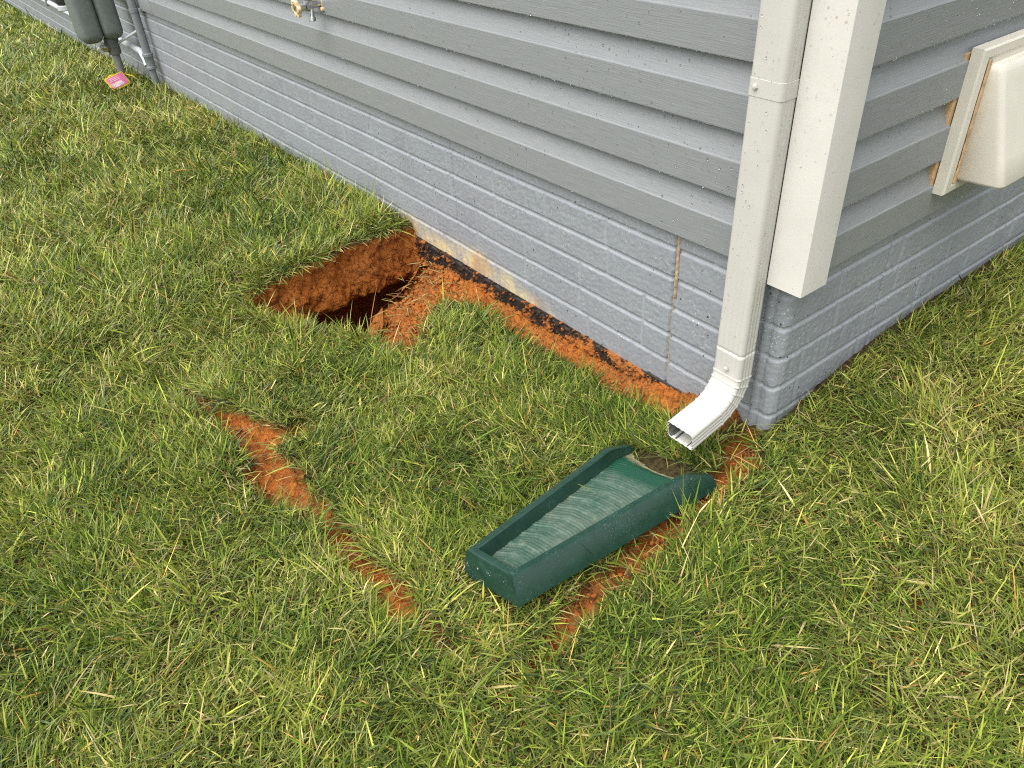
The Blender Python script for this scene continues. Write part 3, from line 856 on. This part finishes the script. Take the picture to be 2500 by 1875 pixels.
# closed end: wall across between the two sides
tu = T/.575
vs_ = np.linspace(0, 1, 12)
prof_e = [(-.014/.575, HB), (-.002/.575, .006), (.0008/.575, .0012), (.0034/.575, 0.0), (tu - .0022/.575, 0.0), (tu, .0016), (tu + .004/.575, .054)]
rows = []
for i, (ue, de) in enumerate(prof_e):
    w = width(max(ue, 0)); t = T/w
    if i < 2: v0, v1 = (-.014/.157, 1 + .014/.157) if i == 0 else (-.002/.157, 1 + .002/.157)
    elif i < 4: v0, v1 = (.0012/w, 1 - .0012/w)
    else: v0, v1 = t - .001/w, 1 - t + .001/w
    rows.append([V_(sbp(v0 + (v1 - v0)*s, ue, de - (.0004 if 2 <= i <= 5 else 0))) for s in vs_])
strip(rows)
body = obj("body", bm, M_SPLASH, sb, smooth=32)
# floor with raked grooves
nu_, nv_ = 260, 48
uf = np.linspace(tu + .003, 1.0, nu_); vf = np.linspace(0, 1, nv_)
UF, VF = np.meshgrid(uf, vf, indexing='ij')
wf_ = width(UF); tf = T/wf_
VV2 = tf + .003/wf_ + (1 - 2*(tf + .003/wf_))*VF
cr_ = 4*(VF - .5)**2
fac = np.where(VF < .30, (.30 - VF)*.9, np.where(VF > .62, (VF - .62)*.55, 0)) + .06*(VF - .5)
chev = UF*30 + 4.5*fac + .15*perlin(UF*7, VF*3, 0, 5)          # curved wave ridges
wave = .5 + .5*np.cos(2*math.pi*chev/2.2)
fine = .55*np.cos(2*math.pi*(UF*62 + 9*fac + (.05)*perlin(UF*9, VF*4, 0, 6)))*np.clip(.55 + 1.3*perlin(UF*26 + 4*fac, VF*4, 0, 17), 0.05, 1.3) + .20*perlin(UF*150 + 22*fac, VF*4, 0, 7)
mild = 1 - sstep(.74, .80, UF)
DF = FLD(UF) - .0020*wave**3*mild - .0014*fine + .004*(1 - cr_)*(.4 + .6*sstep(.7, 1, UF))
# worn curved mouth at the open end
UFe = UF - (.055*(1 - cr_)*sstep(.86, 1.0, UF))
PF = sbp(VV2, UFe, DF)
fl = mesh_np("floor", PF.reshape(-1, 3), grid_faces(nu_, nv_), M_SPLASHF, sb, smooth=True)
at = fl.data.attributes.new('len', 'FLOAT', 'POINT'); at.data.foreach_set('value', (UF).ravel().astype(np.float32))
at = fl.data.attributes.new('groove', 'FLOAT', 'POINT'); at.data.foreach_set('value', np.clip(sstep(.10, -.35, fine)*.9 + .35*(wave < .12), 0, 1).ravel().astype(np.float32))
fl['label'] = "ridged tray floor faded and scuffed by water"

# ------------------------------------------------------------------ dryer vent hood on the right wall
vh = thing("vent_hood", "cream plastic wall vent hood on the right-hand siding above the foundation", "vent")
y0, y1_, z0_, z1_ = .525, .845, .062, .402
bm = bmesh.new()
xo = .028
lo, hi = (y0, z0_), (y1_, z1_)
def rect(y0, y1, z0, z1, x): return [bm.verts.new((x, a, b)) for a, b in ((y0, z0), (y1, z0), (y1, z1), (y0, z1))]
# flange: bevelled picture-frame with a raised rim
rs = [rect(y0, y1_, z0_, z1_, -.0005), rect(y0, y1_, z0_, z1_, xo - .004), rect(y0 + .004, y1_ - .004, z0_ + .004, z1_ - .004, xo), rect(y0 + .022, y1_ - .022, z0_ + .020, z1_ - .020, xo + .002), rect(y0 + .030, y1_ - .030, z0_ + .028, z1_ - .028, xo - .003), rect(y0 + .05, y1_ - .05, z0_ + .05, z1_ - .05, xo - .003)]
for a, b in zip(rs, rs[1:]):
    for k in range(4): bm.faces.new((a[k], a[(k + 1) % 4], b[(k + 1) % 4], b[k]))
bm.faces.new(rs[-1])
obj("flange", bm, M_HOOD, vh, smooth=30)
# hood: wedge with rounded edges, open below
bm = bmesh.new()
hy0, hy1 = .566, .806
def hring(z, xb, xf, inset):
    r = .018; pts = []
    pts.append((xb, hy0 - .0)); 
    for a in np.linspace(180, 90, 7): pts.append((xf - r + r*math.sin(math.radians(180 - a)), hy0 + inset + r - r*math.cos(math.radians(180 - a))))
    for a in np.linspace(90, 0, 7): pts.append((xf - r + r*math.sin(math.radians(a)), hy1 - inset - r + r*math.cos(math.radians(a))))
    pts.append((xb, hy1))
    return [bm.verts.new((px, py, z)) for px, py in pts]
xb = xo - .002
rows = []
for z, xf, ins in ((.094, .132, .008), (.100, .134, .008), (.16, .115, .008), (.25, .087, .009), (.325, .064, .010), (.345, .058, .011), (.357, .053, .013), (.363, .045, .016)):
    rows.append(hring(z, xb, xf, ins))
for a, b in zip(rows, rows[1:]):
    for k in range(len(a) - 1): bm.faces.new((a[k], a[k + 1], b[k + 1], b[k]))
bm.faces.new(rows[-1])
hood = obj("hood", bm, M_HOOD, vh, smooth=40)
so = hood.modifiers.new("solid", 'SOLIDIFY'); so.thickness = .0025; so.offset = -1
bm = bmesh.new()
for yy in (hy0 + .004,):
    prev = None
    for z in np.linspace(.088, .375, 70):
        w = .008*(1 + .7*perlin(z*30, 2, 0, 4)) + (.004 if z < .12 else 0) + .007*max(0, perlin(z*9, 7, 0, 8))
        ring = [bm.verts.new((xb + .0022 + .003*math.sin(a), yy - .005 + w*.5*math.cos(a)*2, z)) for a in np.linspace(0, math.pi, 5)]
        if prev:
            for k in range(4): bm.faces.new((prev[k], prev[k + 1], ring[k + 1], ring[k]))
        prev = ring
s_ = obj("sealant", bm, M_SEAL, vh, smooth=60)
s_['label'] = "uneven tan sealant bead along the hood's edge"
bm = bmesh.new()
add_box(bm, (-.030, .511, .068), (-.0035, .80, .39), .001)
obj("mounting_block", bm, M_SEAL, vh)

# ------------------------------------------------------------------ outdoor tap
tp = thing("outdoor_tap", "chrome hose tap with a cream wheel handle on the left-hand siding", "tap")
TX, TZ = -2.195, .322
ax = np.array([-.02, -1.0, -.10]); ax /= np.linalg.norm(ax)
P0 = np.array([TX, .012, TZ + .012])
bm = bmesh.new()
add_lathe(bm, P0 + ax*.004, ax, [(0, .016), (.03, .0165), (.05, .017), (.056, .0195), (.068, .0195), (.071, .012), (.078, .012), (.080, .0155), (.090, .0155), (.092, .009), (.112, .009)], 18)
obj("valve_body", bm, M_STEEL, tp, smooth=40)
bm = bmesh.new()
add_tube(bm, [P0 + ax*.046, P0 + ax*.050 + np.array([.004, -.002, -.024]), P0 + ax*.052 + np.array([.008, -.004, -.044])], .0095, 14)
add_lathe(bm, P0 + ax*.052 + np.array([.007, -.0035, -.040]), (.09, -.05, -1), [(0, .0105), (.003, .013), (.016, .013), (.017, .0105)], 18)
obj("spout", bm, M_STEEL, tp, smooth=40)
bm = bmesh.new()
c0 = P0 + ax*.100
u, v, d = frame(ax)
n = 72; rings = []
for t, sc, inn_r in ((0, .75, 0), (.003, .98, 0), (.012, 1.0, 0), (.015, .96, 0), (.015, .60, 1), (.008, .54, 1)):
    rings.append([bm.verts.new(c0 + d*t + (u*math.cos(a) + v*math.sin(a))*(.030*sc*(1 + (0 if inn_r else .10*math.cos(6*a))))) for a in np.linspace(0, 2*math.pi, n, endpoint=False)])
for a, b in zip(rings, rings[1:]):
    for k in range(n): bm.faces.new((a[k], a[(k + 1) % n], b[(k + 1) % n], b[k]))
bm.faces.new(rings[0][::-1]); bm.faces.new(rings[-1])
add_lathe(bm, c0 - d*.008, d, [(0, .015), (.006, .022), (.010, .022)], 20)
obj("wheel_handle", bm, M_WHEEL, tp, smooth=35)
bm = bmesh.new()
for k in range(6):
    a = math.pi/6 + k*math.pi/3
    add_lathe(bm, c0 + d*.0152 + (u*math.cos(a) + v*math.sin(a))*.0245, d, [(0, .0024), (.0006, .0022)], 8)
wh = [o for o in COL.objects if o.name == "wheel_handle"][0]
obj("recess", bm, M_BLACK, wh)
bm = bmesh.new()
add_box(bm, (TX - .022, .0, TZ - .006), (TX + .022, .012, TZ + .075), .003)
add_box(bm, (TX + .006, -.006, TZ - .018), (TX + .030, .008, TZ - .006), .003)
add_lathe(bm, (TX + .026, -.006, TZ - .012), (0, -1, 0), [(0, .006), (.004, .006), (.005, .003)], 12)
obj("wall_flange", bm, M_WHEEL, tp, smooth=40)

# ------------------------------------------------------------------ gas meter with its riser, pipes along the far wall
gm = thing("gas_meter", "grey-green two-lobed gas meter on a short riser at the far left of the wall", "gas meter")
RX, RY = -5.18, -.155
bm = bmesh.new()
def lobe(y0, y1, zb, x0, x1):
    n = 28; rows = []
    for z in np.concatenate([zb + .06*(1 - np.cos(np.linspace(0, math.pi/2, 9))), np.linspace(zb + .09, .16, 5), .16 + .04*np.sin(np.linspace(.3, 1.5, 5))]):
        t = min(1, max(.0, (z - zb)/.06)); s = math.sqrt(max(0, 1 - (1 - t)**2))
        tt_ = max(0, (z - .16)/.04); s2 = math.sqrt(max(.02, 1 - tt_**2*.9))
        q = (.35 + .65*s)*s2
        cx_, cy_ = (x0 + x1)/2, (y0 + y1)/2
        row = []
        for a in np.linspace(0, 2*math.pi, n, endpoint=False):
            c, s_ = math.cos(a), math.sin(a)
            e = .55
            row.append(bm.verts.new((cx_ + (x1 - x0)/2*q*math.copysign(abs(c)**e, c), cy_ + (y1 - y0)/2*q*math.copysign(abs(s_)**e, s_), z)))
        rows.append(row)
    for a, b in zip(rows, rows[1:]):
        for k in range(n): bm.faces.new((a[k], a[(k + 1) % n], b[(k + 1) % n], b[k]))
    bm.faces.new(rows[0][::-1]); bm.faces.new(rows[-1])
lobe(-.340, -.198, -.200, RX - .12, RX + .10)
lobe(-.206, -.072, -.192, RX - .12, RX + .11)
obj("case", bm, M_METER, gm, smooth=50)
bm = bmesh.new()
add_lathe(bm, (RX, RY, -.56), (0, 0, 1), [(0, .024), (.26, .024), (.28, .024)], 18)
obj("riser_pipe", bm, M_PIPEL, gm, smooth=40)
bm = bmesh.new()
add_lathe(bm, (RX, RY, -.292), (0, 0, 1), [(0, .030), (.006, .040), (.05, .041), (.075, .046), (.10, .046), (.115, .034)], 20)
obj("valve", bm, mat_plain("valve_paint", (.13, .135, .125), .5, 0, .2), gm, smooth=40)
bm = bmesh.new()
add_lathe(bm, (RX + .01, RY - .035, -.235), (.25, -1, 0), [(0, .026), (.012, .026), (.014, .034), (.030, .034), (.032, .02), (.046, .018)], 6)
obj("valve_nut", bm, M_STEEL, gm, smooth=30)
bm = bmesh.new()
add_tube(bm, [(RX + .02, RY + .03, -.225), (-4.985, -.022, -.142)], .0085, 10)
obj("brace_rod", bm, M_PALE, gm, smooth=40)
bm = bmesh.new()
add_tube(bm, [(-4.985, -.016, -.085), (-4.955, -.016, -.130), (-4.925, -.016, -.185)], .012, 8)
add_lathe(bm, (-4.955, -.012, -.133), (0, -1, 0), [(0, .017), (.012, .017), (.013, .009)], 6)
obj("brace_plate", bm, M_RUST, gm, smooth=40)
bm = bmesh.new()
add_box(bm, (RX - .125, -.22, .16), (RX + .1, -.05, .30), .02)
obj("index_head", bm, M_METER, gm, smooth=40)
bm = bmesh.new()
add_tube(bm, [(RX - .09, -.14, .28), (RX - .09, -.14, .48), (RX - .09, .03, .52)], .018, 12)
obj("outlet_pipe", bm, M_PIPEL, gm, smooth=40)
# pink warning card tied to the riser with a yellow band
tg = thing("warning_tag", "pink printed card on a yellow tie at the foot of the gas riser", "tag")
def cquad(px, z, off=0.0):
    pass
cam_r, cam_u = CR, CU
b0 = np.array([RX, RY, -.440])
# card leans on the grass, facing out from the wall and up
e1 = np.array([.050, -.120, -.015]); e2 = np.array([.035, .024, -.062])
e1 = e1*1.0; nrm = np.cross(e1, e2); nrm /= np.linalg.norm(nrm)
if nrm @ (CAM - b0) < 0: nrm = -nrm
k0 = b0 + np.array([.036, -.012, .040])
def slab(name, a, ex, ey, thick, mat, parent, off=0.0):
    bm = bmesh.new()
    a = a + nrm*off
    q = [a, a + ex, a + ex + ey, a + ey]
    lo = [bm.verts.new(p_) for p_ in q]; hi = [bm.verts.new(p_ + nrm*thick) for p_ in q]
    bm.faces.new(lo[::-1]); bm.faces.new(hi)
    for k in range(4): bm.faces.new((lo[k], lo[(k + 1) % 4], hi[(k + 1) % 4], hi[k]))
    bmesh.ops.bevel(bm, geom=list(bm.edges), offset=thick*.3, segments=1, affect='EDGES')
    return obj(name, bm, mat, parent)
slab("card_border", k0 - e1*.06 - e2*.10, e1*1.14, e2*1.25, .002, M_YELLOW, tg)
card = slab("card", k0, e1, e2, .002, M_PINK, tg, .0022)
bm = bmesh.new()
for (s0, s1, t0, t1) in ((.30, .95, .55, .92), (.30, .9, .12, .16), (.30, .86, .24, .28), (.30, .9, .36, .40)):
    q = [k0 + nrm*.0046 + e1*s + e2*t for s, t in ((s0, t0), (s1, t0), (s1, t1), (s0, t1))]
    bm.faces.new([bm.verts.new(p_) for p_ in q])
obj("print", bm, M_PINKL, card)
bm = bmesh.new()
add_tube(bm, [b0 + np.array([.027*math.cos(a), .027*math.sin(a), .022 + .006*math.sin(a)]) for a in np.linspace(0, 2*math.pi, 18)], .0045, 6)
add_tube(bm, [b0 + np.array([.02, -.02, .024]), b0 + np.array([.03, -.07, .034]), b0 + np.array([.035, -.10, .030])], .0045, 6)
add_tube(bm, [b0 + np.array([.02, .015, .022]), b0 + np.array([.05, .05, .008]), b0 + np.array([.055, .075, -.02])], .0045, 6)
obj("tie", bm, M_YELLOW, tg, smooth=60)

# conduit standing by the wall
cd = thing("conduit_riser", "grey conduit pipe rising from the grass beside the gas meter", "conduit")
CXP, CYP = -4.85, -.035
bm = bmesh.new()
add_lathe(bm, (CXP, CYP, -.56), (0, 0, 1), [(0, .0205), (.22, .0205), (.235, .0205)], 18)
add_lathe(bm, (CXP, CYP, -.27), (0, 0, 1), [(0, .0255), (1.2, .0255), (2.4, .0255)], 18)
obj("pipe", bm, M_PIPE, cd, smooth=40)
bm = bmesh.new()
add_lathe(bm, (CXP, CYP, -.355), (0, 0, 1), [(0, .026), (.004, .031), (.018, .031), (.022, .027), (.05, .028), (.078, .0295), (.082, .033), (.098, .033), (.102, .028)], 20)
obj("slip_sleeve", bm, M_PIPE, cd, smooth=40)
bm = bmesh.new()
add_lathe(bm, (CXP, CYP, -.012), (0, 0, 1), [(0, .0258), (.001, .0285), (.023, .0285), (.024, .0258)], 20)
add_box(bm, (CXP + .02, -.016, -.0115), (CXP + .06, .0, .0115), .003)
obj("clamp", bm, M_PIPE, cd, smooth=40)
hp = thing("wall_pipe", "pale pipe running low along the far foundation behind the gas meter", "pipe")
bm = bmesh.new()
add_tube(bm, [(-12.5, -.035, -.285), (-8, -.035, -.272), (-6, -.035, -.268), (-5.0, -.035, -.268), (-4.90, -.045, -.30), (-4.872, -.05, -.335)], .021, 14)
obj("tube", bm, M_PALE, hp, smooth=50)
for xx in (-7.7, -6.35):
    bm = bmesh.new()
    add_box(bm, (xx - .03, -.065, -.30), (xx + .0, .016, -.235), .004)
    obj("pipe_clip", bm, M_PIPE, hp, smooth=40)
rg = thing("pipe_valve", "dark valve fitting with pale cap above the wall pipe at the far left", "valve")
bm = bmesh.new()
add_lathe(bm, (-6.68, -.10, -.165), (0, 0, 1), [(0, .03), (.01, .052), (.03, .055), (.10, .05), (.2, .035), (.5, .03)], 18)
obj("body", bm, M_BLACK, rg, smooth=40)
bm = bmesh.new()
add_lathe(bm, (-6.68, -.10, -.205), (0, 0, 1), [(0, .05), (.008, .058), (.035, .058), (.042, .045)], 20)
obj("cap", bm, M_PALE, rg, smooth=40)
bm = bmesh.new()
add_tube(bm, [(-6.73, -.06, -.10), (-6.95, -.05, -.16), (-7.35, -.05, -.20), (-7.75, -.04, -.19)], .007, 8)
obj("cable", bm, M_BLACK, rg, smooth=60)

# ------------------------------------------------------------------ grass
NB = 340000
def in_view(x, y, z, mx=.28):
    d = np.stack([x, y, z], 1) - CAM
    a, b, c = d @ CR, d @ CU, d @ CF
    c = np.maximum(c, .05)
    px, py = .5 + 1895.23*a/c/2500, .5 - 1895.23*b/c/1875
    return (px > -mx) & (px < 1 + mx) & (py > -mx) & (py < 1 + mx) & (d @ CF > .05)
def scatter(n, seed):
    r = np.random.default_rng(seed)
    rr = np.linspace(.15, 13, 4000)
    dens = np.where(rr < 2.1, 1.0, (2.1/rr)**2.05)*rr
    cdf = np.cumsum(dens); cdf /= cdf[-1]
    outx, outy, outr = [], [], []; tot = 0
    az = math.atan2(CF[1], CF[0])
    while tot < n:
        m = 200000
        R = np.interp(r.random(m), cdf, rr); A = az + r.uniform(-1.25, 1.25, m)
        px, py = CAM[0] + R*np.cos(A), CAM[1] + R*np.sin(A)
        ok = ~((px < -.004) & (py > .006))
        px, py, R = px[ok], py[ok], R[ok]
        pz = ground_base(px, py)
        keep = in_view(px, py, pz, .16) | (r.random(len(px)) < .13)
        px, py, R = px[keep], py[keep], R[keep]
        nr = (px > -1.9) & (px < .75) & (py < .5) & (py > -1.3)
        pr = np.ones(len(px))
        xs, ys = px[nr], py[nr]
        b = poly_sd(xs, ys, BARE); h = poly_sd(xs, ys, HOLE)
        q = sstep(-.004, .014, b)*(h > .002)*(1 - sstep(.10, .55, crack_w(xs, ys))*.985)
        # nothing grows through the splash block
        D = np.stack([xs, ys], 1)
        sbq = poly_sd(xs, ys, [tuple(FL[:2]), tuple(FR[:2] + np.array([.0, 0])), tuple(RR[:2]), tuple(RL[:2])])
        q = q*(sbq > .006)
        pr[nr] = q
        ok = r.random(len(px)) < pr
        outx.append(px[ok]); outy.append(py[ok]); outr.append(R[ok]); tot += ok.sum()
    return np.concatenate(outx)[:n], np.concatenate(outy)[:n], np.concatenate(outr)[:n]
PAL = np.array([(.034, .074, .004), (.095, .160, .008), (.195, .262, .013), (.335, .370, .030), (.52, .48, .09), (.60, .49, .18), (.52, .29, .04)])
def make_blades(bx, by, R, seed, len_mu, lean_lo, lean_hi, wid, pal_fn, zoff=0.0, dirs=None, dir_w=0.0):
    r = np.random.default_rng(seed); n = len(bx)
    bz = ground_z(bx, by) + zoff
    far_s = np.maximum(1, (R/2.1)**.62)
    L = len_mu*np.exp(r.normal(0, .33, n))*np.clip(far_s, 1, 1.5)
    clump = fbm(bx*6.5, by*6.5, 0, 221, 3)
    L = L*(1 + .55*clump)
    wdt = wid*np.exp(r.normal(0, .28, n))*far_s
    # locally combed direction with plenty of scatter
    flow = 2*math.pi*(perlin(bx*1.1, by*1.1, 0, 201) + .5*perlin(bx*4.5, by*4.5, 0, 202))
    A = np.where(r.random(n) < .45, r.uniform(0, 2*math.pi, n), flow + r.normal(0, 1.0, n))
    if dirs is not None: A = np.where(r.random(n) < dir_w, dirs + r.normal(0, .5, n), A)
    th0 = np.radians(lean_lo + (lean_hi - lean_lo)*r.random(n)**.9)
    bend = np.radians(r.uniform(0, 38, n))
    ts = np.array([0, .36, .70, 1.0])
    pts = np.zeros((n, 4, 3)); pts[:, 0] = np.stack([bx, by, bz - .004], 1)
    for i in range(3):
        th = np.minimum(th0 + bend*ts[i + 1]*.9, math.radians(112))
        sg = L*(ts[i + 1] - ts[i])
        pts[:, i + 1] = pts[:, i] + np.stack([np.sin(th)*np.cos(A)*sg, np.sin(th)*np.sin(A)*sg, np.cos(th)*sg], 1)
    tw = r.normal(0, .55, n)
    side = np.stack([-np.sin(A)*np.cos(tw), np.cos(A)*np.cos(tw), np.sin(tw)], 1)
    V = np.zeros((n, 7, 3))
    for i, wk in enumerate((.75, 1.0, .72)):
        V[:, 2*i] = pts[:, i] - side*(wdt*wk*.5)[:, None]; V[:, 2*i + 1] = pts[:, i] + side*(wdt*wk*.5)[:, None]
    V[:, 6] = pts[:, 3]
    # keep the blades out of the house
    inside = (V[..., 0] < -.004) & (V[..., 1] > .012)
    V[..., 1] = np.where(inside & (V[..., 0] < -.10) & (V[..., 1] < .06), np.minimum(V[..., 1], .010), V[..., 1])
    bad = ((V[..., 0] < -.012) & (V[..., 1] > .014)).any(1)
    col = pal_fn(r, bx, by, n)
    return V[~bad], col[~bad]
def pal_green(r, x, y, n):
    # real yellower, drier patches; the sunken turf's shade is put into its greener colour
    dry = .5 + 1.1*fbm(x*.9, y*.9, 0, 211, 2) + .9*perlin(x*4, y*4, 0, 212) + .5*perlin(x*11, y*11, 0, 213)
    lush_shade = np.exp(-(((x + 1.2)/.55)**2 + ((y + .62)/.42)**2))
    dry = dry + .10*sstep(-1.8, -3.0, x) - .55*lush_shade
    t = np.clip(r.normal(1.85, 1.0, n) + .9*(dry - .5), 0, 4.3)
    i = np.floor(t).astype(int).clip(0, 3); f = (t - i)[:, None].clip(0, 1)
    c = PAL[i]*(1 - f) + PAL[i + 1]*f
    s = r.random(n)
    ps = .035 + .055*np.clip(dry, 0, 1.2)
    c = np.where((s < ps)[:, None], PAL[5]*r.uniform(.6, 1.1, (n, 1)), c)
    c = np.where((s > .982)[:, None], PAL[6]*r.uniform(.7, 1.3, (n, 1)), c)
    return (.86*c + .14*c.mean(1, keepdims=True))*np.exp(r.normal(0, .30, (n, 1)))
def pal_straw(r, x, y, n):
    c = np.where((r.random(n) < .6)[:, None], np.array([.33, .25, .09]), np.array([.17, .10, .035]))
    return c*r.uniform(.6, 1.25, (n, 1))
def build_blades(name, sets, mat):
    V = np.concatenate([s[0] for s in sets]); Cc = np.concatenate([s[1] for s in sets])
    n = len(V)
    b = (np.arange(n)*7)[:, None]
    q = np.concatenate([b + np.array([[0, 1, 3, 2]]), b + np.array([[2, 3, 5, 4]])], 0)
    t = b + np.array([[4, 5, 6]])
    loops = np.concatenate([q.ravel(), t.ravel()])
    starts = np.concatenate([np.arange(0, len(q)*4, 4), len(q)*4 + np.arange(0, len(t)*3, 3)])
    me = bpy.data.meshes.new(name)
    me.vertices.add(n*7); me.vertices.foreach_set('co', V.astype(np.float32).ravel())
    me.loops.add(len(loops)); me.loops.foreach_set('vertex_index', loops.astype(np.int32))
    me.polygons.add(len(starts)); me.polygons.foreach_set('loop_start', starts.astype(np.int32))
    me.update(calc_edges=True)
    me.polygons.foreach_set('use_smooth', np.ones(len(starts), bool))
    ca = me.color_attributes.new('Col', 'FLOAT_COLOR', 'POINT')
    C4 = np.ones((n, 7, 4), np.float32); C4[..., :3] = Cc[:, None, :]
    C4[:, :2, :3] *= np.array([1.05, .92, .75])               # the sheath at the base is paler and browner
    ca.data.foreach_set('color', C4.ravel())
    me.materials.append(mat)
    o = bpy.data.objects.new(name, me); COL.objects.link(o)
    return o
ax_, ay_, ar_ = scatter(NB, 77)
sets = [make_blades(ax_, ay_, ar_, 1, .050, 20, 82, .0029, pal_green)]
# overhanging fringe on the broken edge and round the sunken turf
rl = np.random.default_rng(8)
fy = rl.uniform(-.68, .0, 800); fx = -1.756 - np.abs(rl.normal(0, .02, 800))
sets.append(make_blades(fx, fy, np.full(800, 2.9), 2, .050, 35, 88, .0026, pal_green, 0.0, np.zeros(800), .6))
tq = rl.random(900); k = rl.integers(37, 43, 900)
HPa = np.array(HOLE); e0, e1_ = HPa[k], HPa[k + 1]
fp = e0 + (e1_ - e0)*tq[:, None]; off = np.abs(rl.normal(0, .02, 900)) + .004
fp = fp + np.array([.55, -.83])*off[:, None]
sets.append(make_blades(fp[:, 0], fp[:, 1], np.full(900, 2.6), 3, .055, 10, 70, .0028, pal_green))
grass = build_blades("grass", sets, M_GRASS)
tag(grass, "mixed green and yellowing lawn grass, matted and wet", "grass", kind='stuff')
# dead thatch low in the sward and straw on the clay
tx, ty_, tr = scatter(34000, 78)
s2 = [make_blades(tx, ty_, tr, 4, .034, 62, 100, .0020, pal_straw, .006)]
qx = rl.uniform(-1.72, .1, 9000); qy = rl.uniform(-1.06, 0.0, 9000)
ok = ((poly_sd(qx, qy, BARE) < .01) | (crack_w(qx, qy) > .2)) & (poly_sd(qx, qy, HOLE) > .01)
qx, qy = qx[ok][:620], qy[ok][:620]
s2.append(make_blades(qx, qy, np.full(len(qx), 2.), 5, .05, 72, 92, .0022, pal_straw, .022 + 0*qx - .028*(crack_w(qx, qy) > .4)))
straw = build_blades("dead_straw", s2, M_STRAW)
tag(straw, "dead straw and thatch scattered under the grass and over the clay", "straw", kind='stuff')

# ------------------------------------------------------------------ rain drops standing on the siding, trim and downspout
rd = np.random.default_rng(31)
ico = bmesh.new(); bmesh.ops.create_icosphere(ico, subdivisions=1, radius=1.0)
iv = np.array([v.co for v in ico.verts]); fi = np.array([[v.index for v in f.verts] for f in ico.faces]); ico.free()
P, Nn, Rr_ = [], [], []
def drop(p, n, r): P.append(p); Nn.append(n); Rr_.append(r)
for kx in range(7):
    for _ in range(480):
        uq = -.16 - 3.6*rd.random()**1.5; f = rd.random()*.97
        if perlin(uq*2.3, kx*1.7, 0, 5) + rd.normal(0, .2) < -.05: continue
        dd = np.interp(f*E, [0, .54*E, .562*E, E], [0, .0009, .0034, BD])
        drop((uq, dd, kx*E + f*E), (0, -1, .1), .0011 + .0023*rd.random()**3)
    for _ in range(180):
        uq = .07 + 1.2*rd.random()**1.3; f = rd.random()*.97
        dd = np.interp(f*E, [0, .54*E, .562*E, E], [0, .0009, .0034, BD])
        if .50 < uq < .86 and kx < 3: continue
        drop((-dd, uq, kx*E + f*E), (1, 0, .1), .0007 + .0016*rd.random()**3)
    for _ in range(300):                                      # beads hanging under each lip
        uq = -.16 - 4*rd.random()
        drop((uq, .0006, kx*E - .0008), (0, -.3, -1), .0011 + .0013*rd.random()**2)
    for _ in range(90):
        uq = .1 + 1.1*rd.random()
        drop((-.0006, uq, kx*E - .0008), (.3, 0, -1), .0011 + .0013*rd.random()**2)
for _ in range(100):
    drop((rd.uniform(XL + .008, XR - .008), YF - .0002, rd.uniform(-.18, .75)), (0, -1, 0), .0007 + .0020*rd.random()**2.5)
for _ in range(110):
    drop((XR, rd.uniform(YF + .01, YB - .01), rd.uniform(-.18, .75)), (1, 0, 0), .0007 + .0014*rd.random()**2.5)
for _ in range(110):
    drop((rd.uniform(A - wl_ + .004, A - .004), -A, rd.uniform(0, .75)), (0, -1, 0), .0006 + .0013*rd.random()**2.5)
for _ in range(90):
    drop((A, rd.uniform(-A + .006, -A + wr_ - .006), rd.uniform(0, .75)), (1, 0, 0), .0006 + .0011*rd.random()**2.5)
for _ in range(220):
    uq = rd.random(); w = width(uq); sd = rd.random()
    if sd < .45: q = sbp(1 + (.002 + .012*(tq_ := rd.random()))/w, uq*.9, .006 + .075*tq_); nn = np.cross(upv, RR - FR); nn = -nn if nn[0] < 0 else nn
    elif sd < .6: q = sbp(rd.random(), -.008/.575, .02 + .05*rd.random()); nn = FL - RL
    else: q = sbp((.5*T)/w if rd.random() < .5 else 1 - .5*T/w, uq*.84, 0.0); nn = upv
    drop(tuple(q), tuple(nn/np.linalg.norm(nn)), .0007 + .0018*rd.random()**2.5)
P = np.array(P, float); Nn = np.array(Nn, float); Nn /= np.linalg.norm(Nn, axis=1, keepdims=True); Rr_ = np.array(Rr_)
Vd = np.repeat(iv[None], len(P), 0)*Rr_[:, None, None]
Vd[..., 2] *= 1.25
dn = np.einsum('nij,nj->ni', Vd, Nn)
Vd = Vd - .45*dn[..., None]*Nn[:, None, :]                    # flattened against the surface
Vd = Vd + P[:, None, :] + Nn[:, None, :]*(.30*Rr_)[:, None, None]
Fd = (fi[None] + (np.arange(len(P))*len(iv))[:, None, None]).reshape(-1, 3)
tag(mesh_np("rain_drops", Vd.reshape(-1, 3), Fd, M_WATER, smooth=True), "rain drops beaded on the siding, trim, downspout and splash block", "water drops", kind='stuff')
